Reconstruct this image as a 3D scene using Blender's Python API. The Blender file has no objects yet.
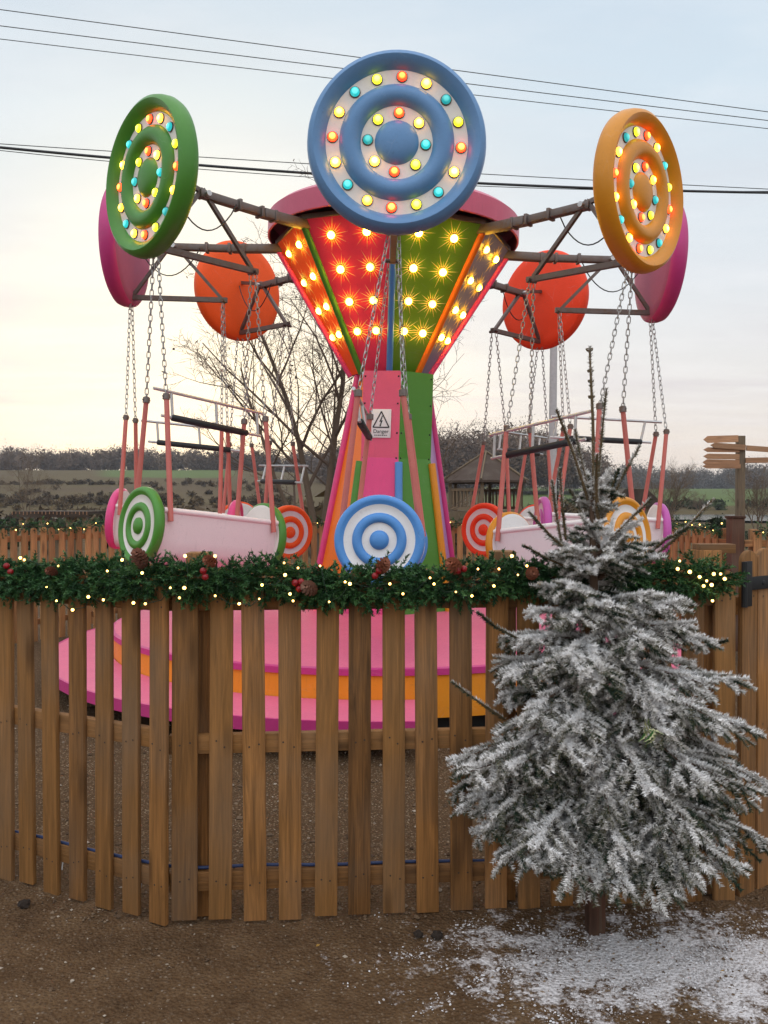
import bpy, bmesh, math, random
import numpy as np
from mathutils import Vector, Matrix
random.seed(7)
RNG = np.random.default_rng(11)
R = math.radians
scene = bpy.context.scene
COL = scene.collection
F_PX, HOR, CX, CAMZ = 815.0, 500.0, 384.0, 1.5

def P(px, py, d):
    """point seen at photo position px,py at distance d along the view"""
    return Vector(((px - CX) / F_PX * d, d, CAMZ + (HOR - py) / F_PX * d))

# ------------------------------------------------------------------ objects
def tag(o, label=None, cat=None, group=None, kind=None):
    if label: o['label'] = label
    if cat: o['category'] = cat
    if group: o['group'] = group
    if kind: o['kind'] = kind
    return o

def empty(name, loc=(0, 0, 0), rotz=0.0):
    o = bpy.data.objects.new(name, None)
    o.empty_display_size = 0.2
    COL.objects.link(o)
    o.location = loc
    o.rotation_euler = (0, 0, rotz)
    return o

def link(name, me, parent=None, matrix=None):
    o = bpy.data.objects.new(name, me)
    COL.objects.link(o)
    if parent is not None:
        o.parent = parent
    if matrix is not None:
        o.matrix_local = matrix
    return o

class MB:
    def __init__(s):
        s.v, s.f, s.m = [], [], []
    def add(s, verts, faces, mi=0):
        b = len(s.v)
        s.v.extend([tuple(p) for p in verts])
        for f in faces:
            s.f.append(tuple(b + i for i in f)); s.m.append(mi)
    def box(s, c, size, M=None, mi=0, ch=0.0):
        hx, hy, hz = size[0] / 2, size[1] / 2, size[2] / 2
        c = Vector(c)
        M = M or Matrix.Identity(3)
        if ch <= 0:
            vs = [Vector((x, y, z)) for x in (-hx, hx) for y in (-hy, hy) for z in (-hz, hz)]
            fs = [(0, 1, 3, 2), (4, 6, 7, 5), (0, 4, 5, 1), (2, 3, 7, 6), (0, 2, 6, 4), (1, 5, 7, 3)]
            s.add([c + M @ p for p in vs], fs, mi)
            return
        bm = bmesh.new()
        bmesh.ops.create_cube(bm, size=1.0)
        for v in bm.verts:
            v.co = Vector((v.co.x * size[0], v.co.y * size[1], v.co.z * size[2]))
        bmesh.ops.bevel(bm, geom=bm.edges[:], offset=ch, segments=2, affect='EDGES', profile=0.5)
        bm.verts.index_update()
        s.add([c + M @ v.co for v in bm.verts], [tuple(v.index for v in f.verts) for f in bm.faces], mi)
        bm.free()
    def bar(s, a, b, w, h, mi=0, up=Vector((0, 0, 1)), ch=0.0):
        a, b = Vector(a), Vector(b)
        d = (b - a); L = d.length; d.normalize()
        if abs(d.dot(up)) > .98: up = Vector((1, 0, 0))
        y = up.cross(d).normalized(); z = d.cross(y)
        M = Matrix((d, y, z)).transposed()
        s.box((a + b) / 2, (L, w, h), M, mi, ch)
    def tube(s, pts, r, n=8, mi=0, caps=True):
        pts = [Vector(p) for p in pts]
        rs = r if isinstance(r, (list, tuple)) else [r] * len(pts)
        base = len(s.v)
        prev = None
        for i, p in enumerate(pts):
            if i == 0: d = pts[1] - p
            elif i == len(pts) - 1: d = p - pts[i - 1]
            else: d = pts[i + 1] - pts[i - 1]
            d = d.normalized() if d.length > 1e-9 else Vector((0, 0, 1))
            if prev is None:
                a = Vector((0, 0, 1)) if abs(d.z) < .9 else Vector((1, 0, 0))
                u = d.cross(a).normalized()
            else:
                u = (prev - d * prev.dot(d))
                u = u.normalized() if u.length > 1e-6 else d.orthogonal().normalized()
            prev = u
            w = d.cross(u)
            for k in range(n):
                t = 2 * math.pi * k / n
                s.v.append(tuple(p + (u * math.cos(t) + w * math.sin(t)) * rs[i]))
        for i in range(len(pts) - 1):
            for k in range(n):
                k2 = (k + 1) % n
                s.f.append((base + i * n + k, base + i * n + k2, base + (i + 1) * n + k2, base + (i + 1) * n + k)); s.m.append(mi)
        if caps:
            s.f.append(tuple(base + k for k in reversed(range(n)))); s.m.append(mi)
            e = base + (len(pts) - 1) * n
            s.f.append(tuple(e + k for k in range(n))); s.m.append(mi)
    def lathe(s, prof, n=48, mis=None, M=None):
        """prof: (radius, height) pairs, turned about the local z axis"""
        M = M or Matrix.Identity(4)
        base = len(s.v)
        idx = []
        for (r, h) in prof:
            if r < 1e-6:
                s.v.append(tuple(M @ Vector((0, 0, h)))); idx.append([len(s.v) - 1])
            else:
                row = []
                for k in range(n):
                    t = 2 * math.pi * k / n
                    s.v.append(tuple(M @ Vector((r * math.cos(t), r * math.sin(t), h)))); row.append(len(s.v) - 1)
                idx.append(row)
        for i in range(len(prof) - 1):
            a, b = idx[i], idx[i + 1]
            mi = mis[i] if mis else 0
            for k in range(n):
                k2 = (k + 1) % n
                if len(a) == 1 and len(b) == 1: continue
                if len(a) == 1: f = (a[0], b[k], b[k2])
                elif len(b) == 1: f = (a[k], b[0], a[k2])
                else: f = (a[k], b[k], b[k2], a[k2])
                s.f.append(f); s.m.append(mi)
    def prism(s, poly, thick, M=None, mi=0):
        """flat polygon in local xy, thickness along local z"""
        M = M or Matrix.Identity(4)
        n = len(poly)
        vs = [M @ Vector((x, y, 0)) for x, y in poly] + [M @ Vector((x, y, thick)) for x, y in poly]
        fs = [tuple(reversed(range(n))), tuple(range(n, 2 * n))]
        fs += [(i, (i + 1) % n, n + (i + 1) % n, n + i) for i in range(n)]
        s.add(vs, fs, mi)
    def ring_z(s, ro, ri, z0, z1, n=64, mi=0, a0=0, a1=2 * math.pi, c=(0, 0)):
        full = abs(a1 - a0 - 2 * math.pi) < 1e-6
        m = n if full else n + 1
        vs = []
        for k in range(m):
            t = a0 + (a1 - a0) * k / n
            cx, sx = math.cos(t), math.sin(t)
            for (r, z) in ((ro, z0), (ro, z1), (ri, z1), (ri, z0)):
                vs.append((c[0] + r * cx, c[1] + r * sx, z))
        fs = []
        for k in range(n):
            k2 = (k + 1) % m
            for j in range(4):
                j2 = (j + 1) % 4
                fs.append((k * 4 + j, k2 * 4 + j, k2 * 4 + j2, k * 4 + j2))
        if not full:
            fs.append((0, 1, 2, 3)); fs.append((n * 4 + 3, n * 4 + 2, n * 4 + 1, n * 4))
        s.add(vs, fs, mi)
    def mesh(s, name, mats, smooth=35, bevel=0.0):
        me = bpy.data.meshes.new(name)
        me.from_pydata(s.v, [], s.f)
        for m in (mats if isinstance(mats, (list, tuple)) else [mats]):
            me.materials.append(m)
        me.polygons.foreach_set('material_index', s.m)
        me.update()
        bm = bmesh.new(); bm.from_mesh(me)
        bmesh.ops.recalc_face_normals(bm, faces=bm.faces[:])
        if bevel > 0:
            es = [e for e in bm.edges if len(e.link_faces) == 2 and e.calc_face_angle(0) > R(30)]
            bmesh.ops.bevel(bm, geom=es, offset=bevel, segments=2, affect='EDGES', profile=0.5, clamp_overlap=True)
        bm.to_mesh(me); bm.free()
        if smooth:
            me.shade_smooth()
            me.set_sharp_from_angle(angle=R(smooth))
        return me
    def build(s, name, mats, parent=None, smooth=35, bevel=0.0, matrix=None):
        return link(name, s.mesh(name, mats, smooth, bevel), parent, matrix)

def tri_mesh(name, verts, mats, attr=None, quads=False):
    """verts: (n,k,3) array of loose faces"""
    n, k = verts.shape[0], verts.shape[1]
    me = bpy.data.meshes.new(name)
    me.vertices.add(n * k); me.loops.add(n * k); me.polygons.add(n)
    me.vertices.foreach_set('co', verts.astype(np.float32).ravel())
    me.loops.foreach_set('vertex_index', np.arange(n * k, dtype=np.int32))
    me.polygons.foreach_set('loop_start', np.arange(0, n * k, k, dtype=np.int32))
    me.polygons.foreach_set('loop_total', np.full(n, k, dtype=np.int32))
    for m in (mats if isinstance(mats, (list, tuple)) else [mats]):
        me.materials.append(m)
    if attr is not None:
        a = me.attributes.new('tone', 'FLOAT', 'POINT')
        a.data.foreach_set('value', np.repeat(attr.astype(np.float32), k))
    me.update(calc_edges=True)
    me.validate()
    return me

# ---------------------------------------------------------------- materials
class NB:
    def __init__(s, name, volume=False):
        s.mat = bpy.data.materials.new(name)
        s.mat.use_nodes = True
        s.nt = s.mat.node_tree
        s.nt.nodes.clear()
        s.out = s.nt.nodes.new('ShaderNodeOutputMaterial')
        s.b = s.nt.nodes.new('ShaderNodeBsdfPrincipled')
        s.nt.links.new(s.b.outputs[0], s.out.inputs[0])
    def n(s, t, **kw):
        x = s.nt.nodes.new(t)
        for k, v in kw.items(): setattr(x, k, v)
        return x
    def L(s, a, b): s.nt.links.new(a, b)
    def set(s, sock, v):
        if isinstance(v, bpy.types.NodeSocket): s.L(v, sock)
        elif isinstance(v, (tuple, list)) and len(v) == 3 and sock.type == 'RGBA': sock.default_value = (*v, 1)
        else: sock.default_value = v
    def coord(s, kind='Object'):
        return s.n('ShaderNodeTexCoord').outputs[kind]
    def pos(s): return s.n('ShaderNodeNewGeometry').outputs['Position']
    def mapping(s, vec, scale=(1, 1, 1), loc=(0, 0, 0), rot=(0, 0, 0)):
        m = s.n('ShaderNodeMapping'); s.L(vec, m.inputs[0])
        s.set(m.inputs['Scale'], scale); s.set(m.inputs['Location'], loc); s.set(m.inputs['Rotation'], rot)
        return m.outputs[0]
    def noise(s, vec, scale=5, detail=4, rough=.55, dist=0.0):
        x = s.n('ShaderNodeTexNoise'); s.L(vec, x.inputs['Vector'])
        x.inputs['Scale'].default_value = scale; x.inputs['Detail'].default_value = detail
        x.inputs['Roughness'].default_value = rough; x.inputs['Distortion'].default_value = dist
        return x.outputs['Fac']
    def voro(s, vec, scale=5, feature='F1', out='Distance', rnd=1.0):
        x = s.n('ShaderNodeTexVoronoi', feature=feature); s.L(vec, x.inputs['Vector'])
        x.inputs['Scale'].default_value = scale; x.inputs['Randomness'].default_value = rnd
        return x.outputs[out]
    def ramp(s, fac, stops, interp='LINEAR'):
        x = s.n('ShaderNodeValToRGB'); s.L(fac, x.inputs[0])
        cr = x.color_ramp; cr.interpolation = interp
        while len(cr.elements) < len(stops): cr.elements.new(0.5)
        for e, (p, c) in zip(cr.elements, stops):
            e.position = p
            e.color = (c, c, c, 1) if isinstance(c, (int, float)) else (*c, 1)
        return x.outputs[0]
    def mix(s, fac, a, b, blend='MIX'):
        x = s.n('ShaderNodeMix', data_type='RGBA', blend_type=blend)
        s.set(x.inputs[0], fac); s.set(x.inputs[6], a); s.set(x.inputs[7], b)
        return x.outputs[2]
    def math(s, op, a, b=0.0, c=0.0, clamp=False):
        x = s.n('ShaderNodeMath', operation=op); x.use_clamp = clamp
        s.set(x.inputs[0], a); s.set(x.inputs[1], b)
        if len(x.inputs) > 2: s.set(x.inputs[2], c)
        return x.outputs[0]
    def sep(s, vec):
        x = s.n('ShaderNodeSeparateXYZ'); s.L(vec, x.inputs[0]); return x.outputs
    def comb(s, a, b, c):
        x = s.n('ShaderNodeCombineXYZ'); s.set(x.inputs[0], a); s.set(x.inputs[1], b); s.set(x.inputs[2], c); return x.outputs[0]
    def rnd(s): return s.n('ShaderNodeObjectInfo').outputs['Random']
    def attr(s, name): 
        x = s.n('ShaderNodeAttribute'); x.attribute_name = name; return x.outputs['Fac']
    def bump(s, h, strength=.3, dist=.01):
        x = s.n('ShaderNodeBump'); x.inputs['Strength'].default_value = strength; x.inputs['Distance'].default_value = dist
        s.L(h, x.inputs['Height']); s.L(x.outputs[0], s.b.inputs['Normal'])
    def base(s, col, rough=.6, metal=0.0, spec=.35):
        s.set(s.b.inputs['Base Color'], col); s.set(s.b.inputs['Roughness'], rough)
        s.set(s.b.inputs['Metallic'], metal); s.set(s.b.inputs['Specular IOR Level'], spec)
        return s.mat
    def smooth(s, x, a, b):
        m = s.n('ShaderNodeMapRange', interpolation_type='SMOOTHSTEP'); s.set(m.inputs[0], x)
        m.inputs[1].default_value = a; m.inputs[2].default_value = b
        return m.outputs[0]

def paint(name, c, rough=.38, var=.12, grime=.38, scale=6):
    """gloss paint on board or glass fibre: faded patches, grime specks, scuffs"""
    b = NB(name)
    v = b.coord()
    off = b.math('MULTIPLY', b.rnd(), 17.0)
    vv = b.n('ShaderNodeVectorMath', operation='ADD'); b.L(v, vv.inputs[0]); b.L(b.comb(off, off, off), vv.inputs[1]); v = vv.outputs[0]
    n1 = b.noise(v, scale, 5, .6); n2 = b.noise(v, scale * 9, 3, .6); n3 = b.noise(b.mapping(v, (9, 9, 1.2)), 4, 4, .65)
    lo = tuple(x * (1 - var) for x in c); hi = tuple(min(1, x * (1 + var * .6) + .01) for x in c)
    col = b.mix(n1, lo, hi)
    g = b.math('MULTIPLY', b.ramp(n2, [(.56, 0), (.75, 1)]), b.ramp(n1, [(.4, 0), (.7, 1)]))
    g = b.math('ADD', g, b.math('MULTIPLY', b.ramp(n3, [(.58, 0), (.8, 1)]), .6), clamp=True)
    col = b.mix(b.math('MULTIPLY', g, grime), col, tuple(x * .35 + .03 for x in c))
    sc_ = b.voro(b.mapping(v, (1.2, 1.2, 9), rot=(.3, .2, .5)), 3.0, 'DISTANCE_TO_EDGE')
    col = b.mix(b.math('MULTIPLY', b.math('MULTIPLY', b.ramp(sc_, [(.0, 1), (.012, 0)]), b.ramp(n1, [(.52, 0), (.62, 1)])), .35), col, tuple(min(1, x * .5 + .25) for x in c))
    b.base(col, b.math('ADD', b.math('MULTIPLY', n2, .2), rough - .1))
    b.bump(b.math('ADD', b.math('MULTIPLY', n2, .25), n1), .12, .01)
    return b.mat

def wood(name, c, dark=.45, knots=True, rough=.72, axis='Z', grey=.12):
    b = NB(name)
    v = b.coord()
    r = b.rnd()
    off = b.math('MULTIPLY', r, 31.0)
    add = b.n('ShaderNodeVectorMath', operation='ADD'); b.L(v, add.inputs[0]); b.L(b.comb(off, b.math('MULTIPLY', off, .37), off), add.inputs[1])
    v = add.outputs[0]
    sc = {'Z': (26, 26, 1.3), 'X': (1.3, 26, 26)}[axis]
    ks = {'Z': (11, 6, 2.6), 'X': (2.6, 6, 11)}[axis]
    gr = b.ramp(b.noise(b.mapping(v, sc), 2.2, 5, .62, .8), [(.30, 0), (.70, 1)])
    fine = b.noise(b.mapping(v, tuple(x * (6 if x > 5 else 1.5) for x in sc)), 2.0, 3, .6)
    big = b.noise(v, 2.3, 3, .5)
    col = b.mix(gr, tuple(x * dark for x in c), tuple(min(1, x * 1.25) for x in c))
    col = b.mix(b.ramp(fine, [(.42, 0), (.72, .75)]), col, tuple(x * .45 for x in c))
    col = b.mix(b.math('MULTIPLY', b.math('FRACT', b.math('MULTIPLY', r, 7.31)), .45), col, (c[0] * 1.08, c[1] * 1.22, c[2] * 1.25))
    tone = b.math('ADD', .72, b.math('MULTIPLY', r, .5))
    tn = b.n('ShaderNodeMix', data_type='RGBA', blend_type='MULTIPLY'); tn.inputs[0].default_value = 1
    b.L(col, tn.inputs[6]); b.L(b.comb(tone, b.math('MULTIPLY', tone, .98), b.math('MULTIPLY', tone, .95)), tn.inputs[7]); col = tn.outputs[2]
    col = b.mix(b.math('MULTIPLY', b.ramp(big, [(.45, 0), (.75, 1)]), grey * 3), col, (.16, .13, .10))
    h = gr
    if knots:
        k = b.voro(b.mapping(v, ks), 1.0, rnd=1.0)
        km = b.ramp(k, [(.10, 1), (.17, .6), (.27, 0)])
        col = b.mix(b.math('MULTIPLY', km, .75), col, tuple(x * .28 for x in c))
    b.base(col, rough, 0, .3)
    b.bump(b.math('ADD', h, fine), .35, .004)
    return b.mat

def metal(name, c=(.32, .31, .3), rough=.4, rust=.35):
    b = NB(name)
    v = b.coord()
    n1 = b.noise(v, 14, 5, .65); n2 = b.noise(v, 60, 3)
    rm = b.math('MULTIPLY', b.ramp(n1, [(.5, 0), (.68, 1)]), rust)
    col = b.mix(rm, c, (.14, .07, .035))
    b.base(col, b.math('ADD', rough, b.math('MULTIPLY', n2, .25)), b.math('SUBTRACT', .85, b.math('MULTIPLY', rm, .8)))
    b.bump(n2, .15, .003)
    return b.mat

def bulb_mat(name, tip, side, e):
    """coloured glass bulb: the lamp behind the glass burns hotter at the tip"""
    b = NB(name)
    z = b.sep(b.coord())[2]
    t = b.smooth(z, .020, .030)
    col = b.mix(t, side, tip)
    b.base(tuple(x * .6 + .05 for x in side), .15)
    b.set(b.b.inputs['Emission Color'], col)
    b.set(b.b.inputs['Emission Strength'], b.math('MULTIPLY', b.math('ADD', .62, b.math('MULTIPLY', b.rnd(), .7)), e))
    return b.mat

def flat(name, c, rough=.6, metalv=0.0):
    b = NB(name); n = b.noise(b.coord(), 20, 3)
    col = b.mix(n, tuple(x * .8 for x in c), tuple(min(1, x * 1.15) for x in c))
    b.base(col, rough, metalv); b.bump(n, .1, .004)
    return b.mat

MAT = {}
MAT['pink'] = paint('pink_paint', (.76, .10, .19))
MAT['hotpink'] = paint('hot_pink_paint', (.74, .06, .22))
MAT['magenta'] = paint('magenta_paint', (.55, .04, .20))
MAT['canopy'] = paint('canopy_paint', (.60, .10, .17))
MAT['dusty'] = paint('dusty_pink_board', (.40, .095, .18), rough=.6)
MAT['deck'] = paint('pink_deck_paint', (.72, .14, .25), rough=.5, grime=.5)
MAT['orange'] = paint('orange_paint', (.88, .19, .008))
MAT['redorange'] = paint('red_orange_paint', (.92, .095, .002), rough=.6)
MAT['red'] = paint('red_paint', (.88, .05, .004), rough=.6)
MAT['panelred'] = paint('panel_red_paint', (.82, .045, .11))
MAT['green'] = paint('green_paint', (.065, .235, .022))
MAT['panelgreen'] = paint('panel_green_paint', (.13, .29, .015))
MAT['blue'] = paint('blue_paint', (.08, .26, .60))
MAT['discblue'] = paint('disc_blue_paint', (.115, .25, .46))
MAT['yellow'] = paint('amber_paint', (.66, .25, .008))
MAT['riser'] = paint('riser_orange_paint', (.80, .27, .015))
MAT['orchid'] = paint('orchid_paint', (.50, .085, .36))
MAT['lilac'] = paint('lilac_paint', (.36, .22, .46))
MAT['panellilac'] = paint('panel_lilac_paint', (.19, .19, .30))
MAT['white'] = paint('white_paint', (.80, .76, .74), var=.06, grime=.3)
MAT['cream'] = paint('cream_paint', (.80, .72, .66), var=.06, grime=.25)
MAT['palepink'] = paint('pale_pink_paint', (.82, .68, .66), var=.06, grime=.3)
MAT['salmon'] = paint('salmon_sleeve', (.56, .15, .12), rough=.6, var=.2)
MAT['steel'] = metal('weathered_steel', (.19, .155, .14), .45, .7)
MAT['bright'] = metal('bright_steel', (.55, .54, .53), .3, .2)
MAT['galv'] = metal('galvanised_chain', (.42, .41, .40), .34, .4)
MAT['black'] = flat('black_rubber', (.02, .02, .021), .55)
MAT['blackiron'] = flat('black_iron', (.012, .012, .013), .6)
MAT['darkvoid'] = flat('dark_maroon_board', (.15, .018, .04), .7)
MAT['fence'] = wood('fence_pine', (.315, .140, .041), .34)
MAT['rail'] = wood('rail_pine', (.27, .12, .036), .5, axis='X')
MAT['farfence'] = wood('far_fence_pine', (.48, .235, .095), .55, grey=.05)
MAT['farrail'] = wood('far_rail_pine', (.40, .19, .075), .55, axis='X', grey=.05)
MAT['oldwood'] = wood('old_timber', (.22, .15, .09), .5)
MAT['oldwoodx'] = wood('old_timber_board', (.30, .20, .12), .5, axis='X')
MAT['arrow'] = wood('arrow_board', (.46, .24, .13), .55, axis='X', grey=.05)
MAT['stake'] = wood('stake_wood', (.085, .034, .018), .5)
MAT['warm'] = bulb_mat('warm_bulb', (1, .66, .10), (1, .44, .022), 9.0)
MAT['yellowb'] = bulb_mat('lime_bulb', (1, .90, .12), (.62, .62, .012), 3.4)
MAT['redb'] = bulb_mat('red_bulb', (1, .26, .035), (1, .028, .004), 7.0)
MAT['cyanb'] = bulb_mat('cyan_bulb', (.08, .52, .50), (.004, .24, .25), 2.0)
MAT['panelb'] = bulb_mat('panel_bulb', (1, .68, .10), (1, .53, .026), 40.0)
MAT['fairy'] = bulb_mat('fairy_bulb', (1, .68, .27), (1, .56, .14), 8.0)
MAT['socket'] = flat('lamp_socket', (.10, .065, .045), .5)
MAT['star_streak'] = paint('star_streak_paint', (.88, .66, .22), rough=.3, grime=.05)  # pale yellow for ridges that stand in for bulb light streaking on the panels
# ================================================================ THE RIDE
RX, RY = -.02, 8.0
LEAN = Matrix.Translation((0, 0, .36)) @ Matrix.Rotation(R(1.7), 4, 'Y') @ Matrix.Rotation(R(1.4), 4, 'X') @ Matrix.Translation((0, 0, -.36))
def adir(az):
    return Vector((math.sin(R(az)), -math.cos(R(az)), 0))
def vert(az, r, z):
    d = adir(az); return Vector((d.x * r, d.y * r, z))
def frame(p, d, up=Vector((0, 0, 1))):
    """matrix at p whose local z points along d and local y points up"""
    d = Vector(d).normalized()
    x = up.cross(d).normalized(); y = d.cross(x)
    m = Matrix((x, y, d)).transposed().to_4x4(); m.translation = p
    return m

ride = empty('swing_ride', (RX, RY, 0))
tag(ride, 'colourful fairground chair ride with lit target discs on arms above a pink round platform', 'fairground ride')

# -- platform
mb = MB()
prof = [(0, .47), (.9, .465), (2.50, .365), (2.53, .358), (2.53, .315), (2.515, .312)]
mb.lathe(prof, 72, [0, 0, 1, 1, 1])
link('deck', mb.mesh('deck', [MAT['deck'], MAT['magenta']], 40), ride)
mb = MB()
mb = MB(); mb.ring_z(2.515, 2.44, .02, .312, 72)
mb.build('riser', MAT['riser'], ride, 40)
A_END = math.atan2(-1, .0) + R(5.2)          # the boarding step stops just right of centre
mb = MB()
a0, a1 = A_END - R(150), A_END
mb.ring_z(3.05, 2.52, .125, .15, 60, 0, a0, a1)
mb.ring_z(3.07, 3.05, .07, .152, 60, 1, a0, a1)
mb.ring_z(3.04, 2.53, .085, .122, 60, 1, a0, a1)
link('boarding_step', mb.mesh('boarding_step', [MAT['deck'], MAT['magenta']], 40), ride)
for k in range(9):
    mb = MB()
    t = a0 + (a1 - a0) * (k + .5) / 9
    c = Vector((2.75 * math.cos(t), 2.75 * math.sin(t), -.005))
    mb.box(c, (.4, .08, .18), Matrix.Rotation(t, 3, 'Z'))
    mb.build('step_bearer', MAT['oldwood'], ride)
mb = MB()
a2, a3 = A_END + R(16), A_END + R(140)
mb.ring_z(3.05, 2.52, .125, .15, 60, 0, a2, a3)
mb.ring_z(3.07, 3.05, .07, .152, 60, 1, a2, a3)
link('boarding_step', mb.mesh('boarding_step_b', [MAT['deck'], MAT['magenta']], 40), ride)
mb = MB(); mb.ring_z(2.42, 2.30, -.10, .1, 48); mb.box((0, 0, .10), (4.2, .2, .38)); mb.box((0, 0, .102), (.2, 4.2, .38))
mb.build('base_frame', MAT['blackiron'], ride)

# -- tower (stands turned a little from the crown)
TOWER = Matrix.Translation((.035, 0, 0)) @ LEAN @ Matrix.Rotation(R(9), 4, 'Z')
Z0, Z1, R0, R1 = .40, 2.72, .73, .325
def tr(z): return R0 + (R1 - R0) * (z - Z0) / (Z1 - Z0)
tower_cols = {-4: 'lilac', -3: 'green', -2: 'orange', -1: 'hotpink', 0: 'green', 1: 'lilac', 2: 'pink', 3: 'yellow'}
mb = MB()
cols = ['orange', 'hotpink', 'green', 'lilac', 'pink', 'yellow']
for k in range(-4, 4):
    a, b = k * 45, (k + 1) * 45
    mb.add([vert(a, R0, Z0), vert(b, R0, Z0), vert(b, R1, Z1), vert(a, R1, Z1)], [(0, 1, 2, 3)], cols.index(tower_cols[k]))
mb.build('tower', [MAT[c] for c in cols], ride, 20, matrix=TOWER)
trim_cols = {-4: 'yellow', -3: 'blue', -2: 'hotpink', -1: 'green', 0: 'blue', 1: 'yellow', 2: 'magenta', 3: 'blue'}
for k in range(-4, 4):
    mb = MB()
    zt = 1.86 if k in (-1, 0, 1) else Z1 - .02
    mb.tube([vert(k * 45, tr(Z0 + .004) + .008, Z0 + .004), vert(k * 45, tr(zt) + .008, zt)], .036, 12)
    mb.build('tower_trim', MAT[trim_cols[k]], ride, 40, matrix=TOWER)
# panelled cabinet clad over the two front faces
rb = .468
mb = MB()
f0, f1, f2 = vert(-45, rb, 0), vert(0, rb, 0), vert(45, rb, 0)
for (p, q, mi) in ((f0, f1, 0), (f1, f2, 1)):
    d = (q - p); n = Vector((d.y, -d.x, 0)).normalized()
    if n.dot(p + q) < 0: n = -n
    p2, q2 = p - n * .02, q - n * .02
    vs = [Vector((v.x, v.y, z)) for z in (1.85, 2.70) for v in (p, q, q2, p2)]
    mb.add(vs, [(0, 1, 5, 4), (1, 2, 6, 5), (2, 3, 7, 6), (3, 0, 4, 7), (0, 3, 2, 1), (4, 5, 6, 7)], mi)
for (p, mi) in ((f0, 0), (f2, 1)):
    q = Vector((p.x * .80, p.y * .72, 0))
    d = (q - p).normalized() * .02
    n = Vector((d.y, -d.x, 0))
    vs = [Vector((v.x, v.y, z)) for z in (1.852, 2.698) for v in (p * .97, q, q + n, p * .97 + n)]
    mb.add(vs, [(0, 1, 5, 4), (1, 2, 6, 5), (2, 3, 7, 6), (3, 0, 4, 7), (0, 3, 2, 1), (4, 5, 6, 7)], mi)
cab = mb.build('cabinet', [MAT['pink'], MAT['green']], ride, 20, matrix=TOWER)
mb = MB(); mb.lathe([(0, .006), (.006, .0045), (.009, 0)], 8)
SCREW = mb.mesh('screw', MAT['blackiron'], 60)
for (p, q) in ((f0, f1), (f1, f2)):
    n = ((p + q) / 2).normalized()
    for s in (.06, .94):
        for z in (1.9, 2.13, 2.40, 2.65):
            c = p.lerp(q, s) + n * .002; c.z = z
            link('screw', SCREW, cab, frame(c, n))
# the danger sign on the pink face
def text_mesh(body, size, thick=.0015):
    cu = bpy.data.curves.new('lettering', 'FONT'); cu.body = body; cu.size = size; cu.extrude = thick / 2
    cu.align_x = 'CENTER'; cu.align_y = 'CENTER'; cu.resolution_u = 3
    o = bpy.data.objects.new('lettering', cu); COL.objects.link(o)
    dg = bpy.context.evaluated_depsgraph_get(); dg.update()
    me = bpy.data.meshes.new_from_object(o.evaluated_get(dg))
    bpy.data.objects.remove(o)
    return me
nf = ((f0 + f1) / 2).normalized()
sc = f0.lerp(f1, .52) + nf * .006; sc.z = 2.215
SM = frame(sc, nf) @ Matrix.Scale(1.12, 4)
mb = MB(); mb.box((0, 0, 0), (.165, .235, .006), ch=.002)
sign = mb.build('danger_sign', MAT['white'], cab, matrix=SM)
MAT['signink'] = flat('sign_ink', (.035, .03, .03), .5)
mb = MB()
tri = [Vector((-.068, -.032, 0)), Vector((.068, -.032, 0)), Vector((0, .098, 0))]
for i in range(3):
    a, b = tri[i], tri[(i + 1) % 3]
    mb.bar(a + Vector((0, 0, .0042)), b + Vector((0, 0, .0042)), .010, .0018 + i * .0002)
bolt = [(.006, .064), (-.016, .012), (-.001, .015), (-.010, -.012), (-.016, -.010), (-.008, -.026), (.004, -.012), (-.003, -.012), (.014, .026), (.001, .023), (.013, .062)]
mb.prism(bolt, .0016, Matrix.Translation((0, 0, .0033)))
mb.build('warning_symbol', MAT['signink'], sign, 0)
me = text_mesh('Danger', .044); me.materials.append(MAT['signink'])
link('lettering', me, sign, Matrix.Translation((0, -.066, .0042)))
mb = MB()
x = -.055
while x < .05:
    w = random.uniform(.008, .018); mb.box((x + w / 2, -.097, .0037), (w, .007, .0014)); x += w + .005
mb.build('small_print', MAT['signink'], sign, 0)

# -- crown: eight flared panels, rounded trims, bulbs with glare streaks shaped as pale star ridges
CZ0, CZ1, CR0, CR1 = 2.70, 3.935, .365, 1.125
def cr(z): return CR0 + (CR1 - CR0) * (z - CZ0) / (CZ1 - CZ0)
crown_cols = {-4: 'yellow', -3: 'lilac', -2: 'orange', -1: 'panelred', 0: 'panelgreen', 1: 'panellilac', 2: 'red', 3: 'panelgreen'}
crown_cols[-2] = 'redorange'
bulb_meshes = {}
def bulb_mesh(kind, r=.028):
    if (kind, r) not in bulb_meshes:
        mb = MB()
        k = r / .03
        mb.lathe([(.026 * k, -.008 * k), (.030 * k, .004 * k), (.028 * k, .014 * k), (.021 * k, .022 * k), (.011 * k, .0275 * k), (0, .029 * k)], 14)
        bulb_meshes[(kind, r)] = mb.mesh('bulb_' + kind, MAT[kind], 80)
    return bulb_meshes[(kind, r)]
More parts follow.
